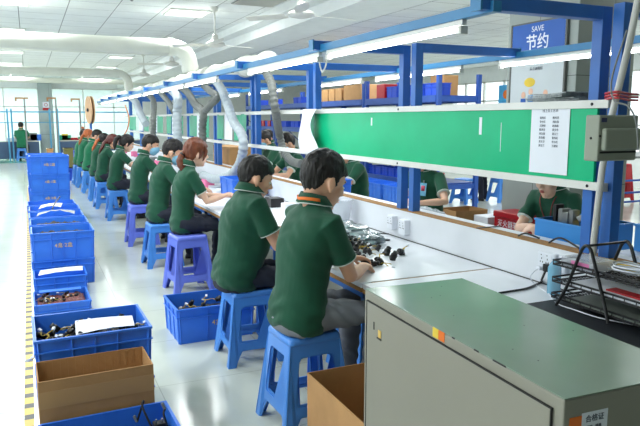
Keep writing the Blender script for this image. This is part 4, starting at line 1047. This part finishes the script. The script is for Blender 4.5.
b = B(); tube(b, smooth_path([(2.36, yb + .02, .835), (2.3, yb + .01, TB + .05), at(536, 285, Z=TB + .004), at(548, 293, Z=TB + .004), at(556, 303, Z=TB + .004), at(575, 310, Z=TB + .014), at(600, 318, Z=TB + .014), at(640, 326, Z=TB + .014)], 8), .0028, 6); link('cable', b, M_paper, pl, True)
b = B(); tube(b, smooth_path([(2.43, 2.72, .962), (2.43, 2.66, .985), (2.45, 2.58, .97)], 6), .005, 6); tube(b, smooth_path([(2.44, 2.5, .962), (2.44, 2.42, 1.0), (2.45, 2.3, .965)], 6), .005, 6)
tag(link('cable', b, M_black, None, True), 'black cable humps on the partition edge above the socket', 'cable')
b = B(); tube(b, [(2.37, 4.02, TB + .012), (2.28, 4.15, TB + .008), (2.15, 4.05, TB + .008)], .005, 6); tag(link('cable', b, M_black, None, True), 'short dark cable lying below the socket pair', 'cable')
b = B(); lathe(b, [(.022, 0), (.025, .002), (.025, .008), (.018, .010)], 16, Matrix.Translation((2.26, 3.86, TB))); tag(link('round_cap', b, M_black, None, True), 'small black disc lying below the socket pair', 'cap')
# black mat and wire tray
b = B(); box(b, 1.98, 2.385, 1.25, 2.22, TB, TB + .006, .002); tag(link('desk_mat', b, M_rubber), 'black rubber mat under the wire paper tray', 'mat')
tr = empty('letter_tray', 'three tier black wire paper tray on the black mat', 'tray', (2.265, 1.98, TB + .008), .0)
for xx in (-.118, .118):
    b = B(); tube(b, smooth_path([(xx - .012*(xx < 0), -.145, .005), (xx, -.10, .10), (xx, -.04, .25), (xx, -.022, .29), (xx, .0, .305), (xx, .022, .29), (xx, .04, .25), (xx, .10, .10), (xx - .012*(xx < 0), .145, .005)], 5), .0075, 8); link('side_frame', b, M_black, tr, True)
b = B(); tube(b, [(-.118, 0, .304), (.118, 0, .304)], .006, 8); link('top_bar', b, M_black, tr, True)
for k, z in enumerate((.025, .10, .18)):
    b = B(); x0, x1, y0, y1 = -.105, .105, -.42, .20
    for a in range(13): xx = x0 + (x1 - x0)*a/12; box(b, xx - .0015, xx + .0015, y0, y1, z, z + .003)
    for a in range(21): yy = y0 + (y1 - y0)*a/20; box(b, x0, x1, yy - .0015, yy + .0015, z, z + .003)
    for zz in (z + .022, z + .004):
        for a in ((x0, y0, x0, y1), (x1, y0, x1, y1), (x0, y1, x1, y1), (x0, y0, x1, y0)): bar(b, (a[0], a[1], zz), (a[2], a[3], zz), .007, .007)
    for a in range(12):
        yy = y0 + (y1 - y0)*a/11
        for xx in (x0, x1): bar(b, (xx, yy, z), (xx, yy, z + .022), .003)
    link('shelf', b, M_black, tr)
def in_tray(bm, name, m, label, cat, smooth=False):
    o = link(name, bm, m, None, smooth); o.location = tr.location; o.rotation_euler = tr.rotation_euler; tag(o, label, cat); return o
b = B(); box(b, -.098, .05, -.02, .165, .185, .228, .008); cl = in_tray(b, 'clear_case', M_clear, 'clear plastic case with pink label on the top tray', 'case')
b = B(); box(b, -.0996, -.0982, .0, .1, .195, .220); link('pink_label', b, M_foam, cl)
for k, (z, m, l) in enumerate(((.106, M_paper, 'pale papers lying in the middle tier of wire tray'), (.03, mat('grey_folder', (120, 128, 120), .5), 'grey folder lying in the bottom tier of wire tray'))):
    b = B(); box(b, -.098, .098, -.38, .12, z, z + .010, .001); in_tray(b, 'folder', m, l, 'folder')
b = B(); box(b, .055, .10, -.2, .10, .185, .215, .004); in_tray(b, 'tool_box', M_yellow, 'yellow tool lying on the top tier of wire tray', 'tool')
b = B(); box(b, -.06, .0, -.25, -.06, .117, .124, .002); in_tray(b, 'red_strip', M_red, 'red strip on the middle tier papers', 'strip')
for k in range(3):
    b = B(); P = []
    for q in range(20): a = q*.75 + k*2; rr_ = random.uniform(.7, 1.15); P.append((.02 - .02*k + .055*rr_*math.cos(a), -.14 + .1*rr_*math.sin(a), .197 + .0015*q + k*.006 + random.uniform(0, .008)))
    tube(b, smooth_path(P, 2), .0035, 6); in_tray(b, 'coiled_cable', [M_hosel, M_grey, M_paper][k], ['pale grey', 'dark grey', 'white'][k] + ' coiled cable on top of the wire tray', 'cable', True)
# light blue bottle by socket
b = B(); lathe(b, [(.028, 0), (.032, .005), (.032, .13), (.024, .15), (.012, .165), (.012, .18)], 20, Matrix.Translation((2.30, 2.31, TB))); bo = link('bottle', b, M_bottle, None, True); tag(bo, 'light blue plastic bottle standing between socket and wire tray', 'bottle')
b = B(); lathe(b, [(.014, .178), (.015, .18), (.015, .198), (.012, .2)], 16, Matrix.Translation((2.30, 2.31, TB))); link('cap', b, M_paper, bo, True)
# behind the partition
def sloped_box(x0, x1, y0, y1, z0, z1, m, label, name='tool_box', cat='box', t=.006):
    o = empty(name, label, cat, ((x0 + x1)/2, (y0 + y1)/2, z0)); w, d, h = (x1 - x0)/2, (y1 - y0)/2, z1 - z0
    b = B(); R = lambda i, z: [V((sx_*(w - i), sy_*(d - i), z)) for sx_, sy_ in ((-1, -1), (1, -1), (1, 1), (-1, 1))]
    rings_mesh(b, [R(0, 0), R(0, h), R(t, h), R(t, t)]); link('walls', b, m, o)
    b = B(); 
    for q in (-1, 1): box(b, q*w - .006, q*w + .006, -d - .006, d + .006, h - .012, h - .001, .002); box(b, -w, w, q*d - .006, q*d + .006, h - .012, h - .001, .002)
    link('rim', b, m, o); return o
M_lb = mat('light_blue_box', (58, 140, 214), .4, var=.04)
sloped_box(2.62, 2.98, 2.44, 2.80, TB, 1.04, M_lb, 'light blue plastic tool box behind the partition by nearest post')
b = B(); box(b, 2.70, 2.77, 2.68, 2.71, .93, 1.10, .004); box(b, 2.70, 2.77, 2.64, 2.68, .93, 1.085, .004); box(b, 2.71, 2.76, 2.61, 2.64, .93, 1.10); sg = link('clamp_tool', b, M_steel); tag(sg, 'steel clamping tool standing in the light blue box', 'tool')
b = B(); bar(b, (2.74, 2.60, 1.05), (2.78, 2.50, 1.12), .025, .03, .003); link('lever', b, M_steel, sg)
b = B(); box(b, 2.70, 2.76, 2.725, 2.75, .93, 1.12, .003); link('black_grip', b, M_black, sg)
b = B(); lathe(b, [(.02, 0), (.045, 0), (.045, .05), (.02, .05)], 20, Matrix.Translation((2.82, 2.56, 1.04)) @ Matrix.Rotation(PI/2, 4, 'X')); tag(link('tape_roll', b, M_yellow, None, True), 'brownish yellow tape roll leaning in the light blue box', 'tape')
sloped_box(2.7, 3.05, 1.75, 2.2, .955, 1.09, M_lb, 'blue box with tools behind the wire paper tray')
b = B(); box(b, 2.62, 3.1, 1.7, 2.25, TB, .95, .004); tag(link('white_carton', b, M_paper), 'white carton carrying the blue box of tools', 'carton')
b = B(); bar(b, (2.70, 2.15, 1.10), (3.0, 1.75, 1.15), .035, .03, .004); tag(link('wood_bar', b, M_brown), 'worn brown bar lying across blue tool box by post', 'bar')
b = B(); tube(b, [(2.80, 2.15, 1.10), (2.96, 1.95, 1.10)], .012, 10); tag(link('screwdriver', b, M_orange, None, True), 'orange handle lying in the blue box of tools', 'tool')
bag((2.80, 4.15, TB + .07), (.14, .17, .09), M_bag, 'clear crumpled plastic bag behind the partition by second posts', 12)
b = B(); box(b, 2.6, 2.72, 3.2, 3.5, TB, TB + .012, .002, ); tag(link('blue_folder', b, M_crate), 'small blue tray on the rear bench near the hands', 'tray')
b = B(); box(b, 2.6, 2.75, 4.6, 4.9, TB + .0, TB + .03, .004); tag(link('blue_tray', b, M_crate), 'flat blue tray behind partition left of the second posts', 'tray')
o = crate_meshes(.3, .35, .24, M_crate, 'stacking_crate', 3, 3); tag(o, 'blue bin on the rear bench between the two front men', 'crate'); o.location = (2.83, 6.0, TB)
o = crate_meshes(.35, .5, .2, M_crate, 'stacking_crate', 3, 3); tag(o, 'blue bin on bench in front of auburn haired woman', 'crate'); o.location = (2.15, 6.9, TB)
b = B(); box(b, 2.0, 2.2, 7.75, 8.1, TB, TB + .03, .003); tag(link('carton_pad', b, M_white), 'white part tray on the bench of the masked man', 'tray')
o = empty('large_carton', 'brown cardboard sheet box behind hanging sheets by light hose', 'box', (2.62, 9.35, TB))
b = B(); box(b, -.02, .3, -.45, .45, 0, .45, .004); link('walls', b, M_card, o)
b = B(); box(b, -.024, -.021, -.05, .05, .25, .42); link('paper_label', b, M_paper, o)
bag((2.2, 5.1, TB + .035), (.1, .16, .04), M_bag, 'clear wrap lying on bench left of the clear tub', 18)
for k, (x, y, m, l) in enumerate(((2.75, 5.7, M_red, 'small red part bag on the rear bench between the men'), (1.72, 5.85, M_red, 'small red part held by the auburn haired woman'), (2.05, 6.35, M_black, 'small black device on the bench by the light hose'))):
    b = B(); box(b, x - .04, x + .04, y - .05, y + .05, TB, TB + (.10 if k == 2 else .05), .012); tag(link('small_part', b, m, None, True), l, 'part')
for k in range(26):
    y = 4.75 + k*.52 + random.uniform(-.1, .1); x = random.uniform(1.95, 2.3)
    if y > 17.8 or (5.9 < y < 7.3): continue
    b = B(); w, d, h = random.uniform(.04, .09), random.uniform(.05, .12), random.uniform(.03, .14); box(b, x - w, x + w, y - d, y + d, TB, TB + h, .006)
    m, nm = random.choice([(M_white, 'white'), (M_crate, 'blue'), (M_grey, 'grey'), (M_black, 'black'), (M_paper, 'pale'), (M_pink, 'pink')])
    tag(link('parts_box', b, m), '%s small box among clutter on the farther near benches' % nm, 'box', '%s boxes along the farther benches' % nm)

# floor behind partition
RB = empty('extinguisher_box', 'red steel fire extinguisher box behind the partition by the pillar', 'box', (4.34, 4.87, 0), .0)
b = B(); box(b, -.13, .13, -.20, .20, .04, .635, .006); link('body', b, M_red, RB)
b = B(); box(b, -.14, .14, -.212, .212, .635, .695, .01); link('lid', b, M_red, RB)
for sx_ in (-1, 1):
    for sy_ in (-1, 1): b = B(); box(b, sx_*.1 - .02, sx_*.1 + .02, sy_*.13 - .02, sy_*.13 + .02, 0, .04); link('foot', b, M_black, RB)
text('painted_words', '灭火器箱', .075, M_paper, facing((-.1315, 0, .575), *NEGX), RB)
carton(3.95, 4.35, 5.35, 5.66, .66, 'open brown cardboard box behind the partition beside red box', 0, True, tape=None)
b = B(); box(b, 4.15, 4.45, 5.10, 5.32, 0, .62, .005); tag(link('white_carton', b, M_paper), 'white carton between red box and brown cardboard box', 'carton')
b = B(); box(b, 4.45, 5.2, 5.7, 5.95, .55, .6); 

# pillar sign
SG = empty('pillar_sign', 'blue and white saving reminder sign hung on the grey pillar', 'sign', (4.515, 4.9, 0))
b = B(); box(b, -.012, .012, -.355, .355, 1.3, 2.52, .002); link('panel', b, M_signw, SG)
b = B(); box(b, -.0145, -.0125, -.35, .35, 2.215, 2.515); link('blue_header', b, M_signb, SG)
b = B()
for yy in (-.365, .365): box(b, -.016, .014, yy - .01, yy + .01, 1.29, 2.53)
box(b, -.016, .014, -.365, .365, 2.515, 2.53); link('frame', b, mat('dark_frame', (90, 92, 88), .4), SG)
text('word_save', 'SAVE', .075, M_paper, facing((-.016, 0, 2.455), *NEGX), SG)
text('word_jieyue', '节约', .155, M_paper, facing((-.016, 0, 2.325), *NEGX), SG, bold=.002)
text('slogan', '节约每一滴水 每一度电', .04, M_ink, facing((-.014, 0, 2.14), *NEGX), SG)
text('slogan', '从点滴做起', .035, M_ink, facing((-.014, 0, 2.08), *NEGX), SG)
b = B(); rings_mesh(b, [[V((d_, .08 + .075*math.cos(a), 1.955 + .045*math.sin(a))) for a in [2*PI*k/20 for k in range(20)]] for d_ in (-.0145, -.0125)]); q = link('speech_bubble', b, M_yellow, SG)
for k, (yy, hh, cc_) in enumerate(((.06, .0, M_lb), (-.14, -.02, M_pink), (.16, -.03, M_signb))):
    b = B(); box(b, -.0145, -.0125, yy - .035, yy + .035, 1.74 + hh, 1.83 + hh); q = link('drawn_figure', b, cc_, SG)
    b = B(); rings_mesh(b, [[V((d_, yy + .03*math.cos(a), 1.865 + hh + .032*math.sin(a))) for a in [2*PI*j/14 for j in range(14)]] for d_ in (-.0147, -.0125)]); link('drawn_head', b, M_skin2, q)
    b = B(); box(b, -.0145, -.0125, yy - .03, yy - .006, 1.66 + hh, 1.74 + hh); box(b, -.0145, -.0125, yy + .006, yy + .03, 1.66 + hh, 1.74 + hh); link('drawn_legs', b, M_inkd, q)
# blue poster far right
b = B(); box(b, 12.97, 12.995, 15.0, 15.65, 2.05, 2.6); ps = link('wall_poster', b, mat('poster_cyan', (60, 160, 220), .4)); tag(ps, 'small cyan poster on the far right wall beside the pillar', 'poster')
b = B(); rings_mesh(b, [[V((x_, 15.32 + .13*math.cos(a), 2.32 + .13*math.sin(a))) for a in [2*PI*k/16 for k in range(16)]] for x_ in (12.965, 12.975)]); link('orange_dot', b, M_orange, ps)

# ================================================================ racks with bins
def rack(y0, y1, levels, label):
    o = empty('storage_rack', label, 'shelving', (6.0, y0, 0), 0, 'blue storage racks behind the benches'); L = y1 - y0
    for x_ in (0, .78):
        for y_ in (0, L):
            b = B(); box(b, x_ - .035, x_ + .035, y_ - .03, y_ + .03, 0, 2.32); link('post', b, M_rackblue, o)
    for z in levels:
        b = B(); box(b, -.02, .8, .03, L - .03, z - .02, z); link('shelf', b, M_rackblue, o)
        b = B()
        for x_ in (-.03, .79): box(b, x_ - .012, x_ + .012, .03, L - .03, z - .11, z - .0)
        for y_ in (0, L): box(b, 0, .78, y_ - .015, y_ + .015, z - .1, z - .02)
        link('beam', b, M_rackblue, o)
    b = B(); bar(b, (.0, L + .0, .2), (.78, L, .9), .03, .02); bar(b, (.78, L, .9), (0, L, 1.6), .03, .02); link('brace', b, M_rackblue, o)
racks = [(8.68, 11.08, (.55, 1.05, 1.98), 'nearest blue storage rack right behind the green board'), (11.2, 13.6, (.55, 1.05, 1.98), 'second blue rack holding the row of cartons'), (13.72, 16.1, (.4, 1.4, 1.98), 'third blue rack seen left of the second posts'), (16.22, 18.6, (.4, 1.4, 1.98), 'farthest blue rack between the hoses')]
for a in racks: rack(*a)
bins_d = crate_meshes(.36, .26, .2, M_crate2, 'shelf_bin', 3, 3); bd_first = True
def shelf_bin(x, y, z, label, group, sc=(1, 1, 1), m=None):
    global bd_first
    o = bins_d if bd_first else copy_tree(bins_d); bd_first = False
    tag(o, label, 'bin', group); o.location = (x, y, z); o.rotation_euler = (0, 0, PI/2); o.scale = sc
for y in (8.95, 9.36, 9.77): shelf_bin(6.16, y, 1.981, 'deep blue bin on the top shelf of the nearest rack', 'bins on the top shelf, nearest rack', (1, 1, 1.0))
shelf_bin(6.16, 10.2, 1.981, 'blue bin beside the red bin on the nearest rack top', None)
b = B(); box(b, 6.02, 6.3, 10.45, 10.75, 1.981, 2.24, .01); rb = link('red_bin', b, M_red); tag(rb, 'red bin on the top shelf seen between the second posts', 'bin')
carton_y = [(11.35, 12.1, .3, .4), (12.2, 12.5, .26, .3), (12.54, 12.84, .26, .3), (12.88, 13.2, .26, .3)]
for i, (a, c, h, w) in enumerate(carton_y):
    o = empty('carton', ['largest closed carton on the second rack top', 'small carton next to the largest one', 'middle small carton on the second rack', 'leftmost small carton on the second rack'][i], 'box', (6.2, (a + c)/2, 1.981))
    b = B(); box(b, -.2, .2, -(c - a)/2, (c - a)/2, 0, h, .004); link('walls', b, M_card, o)
    b = B(); box(b, -.201, .201, -.02, .02, h - .05, h + .001); link('packing_tape', b, M_cardd, o)
b = B(); box(b, 6.45, 6.75, 9.2, 9.6, 1.981, 2.34, .005); tag(link('carton', b, M_card), 'brown carton behind the blue bins on the nearest rack', 'box')
gset = {1.05: 'on the middle shelf', 1.4: 'on the middle shelf', .55: 'on the lower shelf', .4: 'on the lower shelf', 1.98: 'on the top shelf'}
for ri, (y0, y1, lv, _) in enumerate(racks):
    rn = ['nearest', 'second', 'third', 'farthest'][ri]
    for z in lv:
        if z > 1.9 and ri < 2: continue
        y = y0 + .2
        while y < y1 - .2:
            r = random.random(); w = .27
            if ri >= 2 and random.random() < (.75 if z > 1.9 else .3): y += .3; continue
            if r < .78: shelf_bin(6.17, y + .1, z + .001, 'deep blue bin %s of the %s rack' % (gset[z], rn), 'bins %s of the %s rack' % (gset[z], rn), (.62, 1, (1.35 if z > .9 else .8)*(.55 if ri >= 2 else 1))); y += .245
            else:
                b = B(); box(b, 6.02, 6.3, y, y + .2, z + .001, z + .16, .01); m, nm = random.choice([(M_grey, 'grey'), (M_card, 'brown'), (M_red, 'red')]); tag(link('stored_box', b, m), '%s box %s of the %s rack' % (nm, gset[z], rn), 'box', '%s boxes %s of the %s rack' % (nm, gset[z], rn)); y += .24
for k in range(4):
    o = copy_tree(c0); tag(o, 'blue crate on the floor in front of the nearest rack', 'crate', 'crates before the nearest rack'); o.location = (5.5 , 8.9 + .62*(k % 4), 0); o.rotation_euler = (0, 0, PI/2)
    o = copy_tree(c0); tag(o, 'blue crate stacked in second tier before the nearest rack', 'crate', 'crates before the nearest rack, second tier'); o.location = (5.5, 8.9 + .62*(k % 4), PIT + .02); o.rotation_euler = (0, 0, PI/2)

# ================================================================ right edge: stand, red stools
o = empty('steel_stand', 'dark blue steel stand with table top at right edge', 'table', (9.3, 7.9, 0))
b = B(); box(b, -.65, 1.2, -.5, .5, .96, 1.0, .004); link('tabletop', b, M_grey, o)
for x_ in (-.6, .2, 1.1):
    for y_ in (-.45, .45): b = B(); box(b, x_ - .035, x_ + .035, y_ - .035, y_ + .035, 0, .96); link('leg', b, M_rackblue, o)
b = B()
for z in (.25, .4, .6): box(b, -.6, 1.1, -.465, -.435, z - .015, z + .015)
link('rail', b, M_rackblue, o)
b = B(); bmesh.ops.create_uvsphere(b, u_segments=20, v_segments=10, radius=1)
for v in b.verts: r_ = 1 if v.co.z > 0 else 1.7; v.co = V((8.95 + v.co.x*.13*r_, 7.7 + v.co.y*.13*r_, 1.005 + max(0, v.co.z)*.14))
tag(link('sun_hat', b, M_brown, None, True), 'brown hat lying on the steel stand at right edge', 'hat')
RSt = stool_mesh(M_red, 'plastic_stool', H=.75, top=.14, bot=.19)
tag(RSt, 'tall red stool beyond the steel stand at right edge', 'stool'); RSt.location = (10.4, 8.9, 0)
b = B(); box(b, 8.15, 8.55, 7.2, 7.6, 0, .48, .01); tag(link('red_box', b, M_red), 'red box on the floor by the steel stand', 'box')
# ================================================================ far end
o = empty('far_desk', 'long blue grey desk along the glazed partition', 'desk', (0, 28.25, 0))
b = B(); box(b, -3.2, .35, -.3, .25, .71, .75); box(b, 1.05, 4.4, -.3, .25, .71, .75); link('desktop', b, M_cream, o)
b = B(); box(b, -3.2, .35, -.28, -.24, .05, .71); box(b, 1.05, 4.4, -.28, -.24, .05, .71); link('front_panel', b, M_desk, o)
for i, (px, top_, arm) in enumerate(((27.5, 99, 1), (58.5, 99, -1), (82, 100, -1))):
    p = at(px, 150, Y=27.0); zt_ = at(px, top_, Y=27.0).z
    q = empty('gooseneck_stand', 'tall thin metal stand with hooked top, ' + ['left of the tiled pillar', 'right of the tiled pillar', 'just left of the wooden spool'][i], 'stand', (p.x, 27.0, 0))
    b = B(); box(b, -.03, .03, -.03, .03, 0, zt_); link('pole', b, M_grey, q)
    b = B(); box(b, min(0, -.32*1), .14 if i == 0 else .02, -.03, .03, zt_, zt_ + .06); box(b, -.32, -.26, -.03, .03, zt_ - .08, zt_); link('arm', b, M_brown, q)
    b = B(); box(b, -.2, .2, -.2, .2, 0, .03); link('base', b, M_grey, q)
o = empty('blue_rack_frame', 'thin blue pipe frame before the glazed partition, left', 'frame', (0, 27.8, 0))
b = B()
for px in (9, 13, 51, 59): p = at(px, 140, Y=27.8); box(b, p.x - .03, p.x + .03, -.03, .03, .0, 2.0)
box(b, -1.0, 3.8, -.025, .025, 1.85, 1.9); box(b, -1, 3.8, -.02, .02, 1.45, 1.48)
link('pipes', b, mat('pale_blue_pipe', (80, 150, 190), .5), o)
for i, (px, w, h, m, nm) in enumerate(((36, .2, .25, M_crate, 'blue'), (55, .25, .2, M_green2, 'green'), (65, .12, .25, M_yellow, 'yellow'), (72, .3, .1, M_red, 'red'), (84, .12, .2, M_orange, 'orange'), (12, .2, .12, M_paper, 'white'), (44, .2, .3, M_grey, 'grey'))):
    p = at(px, 140, Y=28.1)
    if .3 < p.x < 1.1: p.x = 1.3 if p.x > .7 else .1
    b = B(); box(b, p.x - w, p.x + w, 28.02, 28.25, .75, .75 + h, .01); tag(link('desk_box', b, m), '%s box standing on the far desk' % nm, 'box')
for i, (px0, px1, y_, zz, m, nm) in enumerate(((47, 53, 20.0, .75, M_card, 'brown carton behind the farthest crate stack'), (64, 73, 19.0, .8, mat('olive_box', (110, 106, 60), .7), 'olive box at the far end of the aisle'), (54, 62, 20.5, .55, M_crate2, 'deep blue bin among the far boxes'), (74, 79, 19.6, .7, M_crate2, 'deep blue bin behind the last workers'), (58, 80, 17.9, .32, M_crate2, 'long low blue bin across the far end of the aisle'))):
    a = at(px0, 150, Y=y_); c_ = at(px1, 150, Y=y_); q = empty('storage_box', nm, 'box', ((a.x + c_.x)/2, y_ + .25, 0)); w = (c_.x - a.x)/2
    b = B(); box(b, -w, w, -.25, .25, 0, zz, .01); link('walls', b, m, q)
    b = B(); box(b, -w - .012, w + .012, -.262, .262, zz - .05, zz, .006); link('rim', b, m, q)
b = B(); lathe(b, [(.01, 0), (.16, 0), (.13, .08), (.05, .2), (.01, .23)], 7, Matrix.Translation((.5, 20.3, .75))); 

# ================================================================ camera, world, colour
bpy.data.scenes.remove(WORK)
w = bpy.data.worlds.new('World'); bpy.context.scene.world = w; w.use_nodes = True
bg = w.node_tree.nodes['Background']; bg.inputs[0].default_value = (.86, .95, 1, 1); bg.inputs[1].default_value = 2.0
cam = bpy.data.cameras.new('Camera'); cam.sensor_width = 36; cam.lens = FPX/640*36; cam.clip_end = 200
co = bpy.data.objects.new('Camera', cam); COL.objects.link(co); co.location = (0, 0, CAM_H)
co.rotation_euler = (PI/2 - PITCH, 0, -YAW); bpy.context.scene.camera = co
cam.dof.use_dof = False
vs = bpy.context.scene.view_settings; vs.view_transform = 'Standard'; vs.look = 'None'; vs.exposure = 0.38; vs.gamma = 1; vs.use_curve_mapping = False
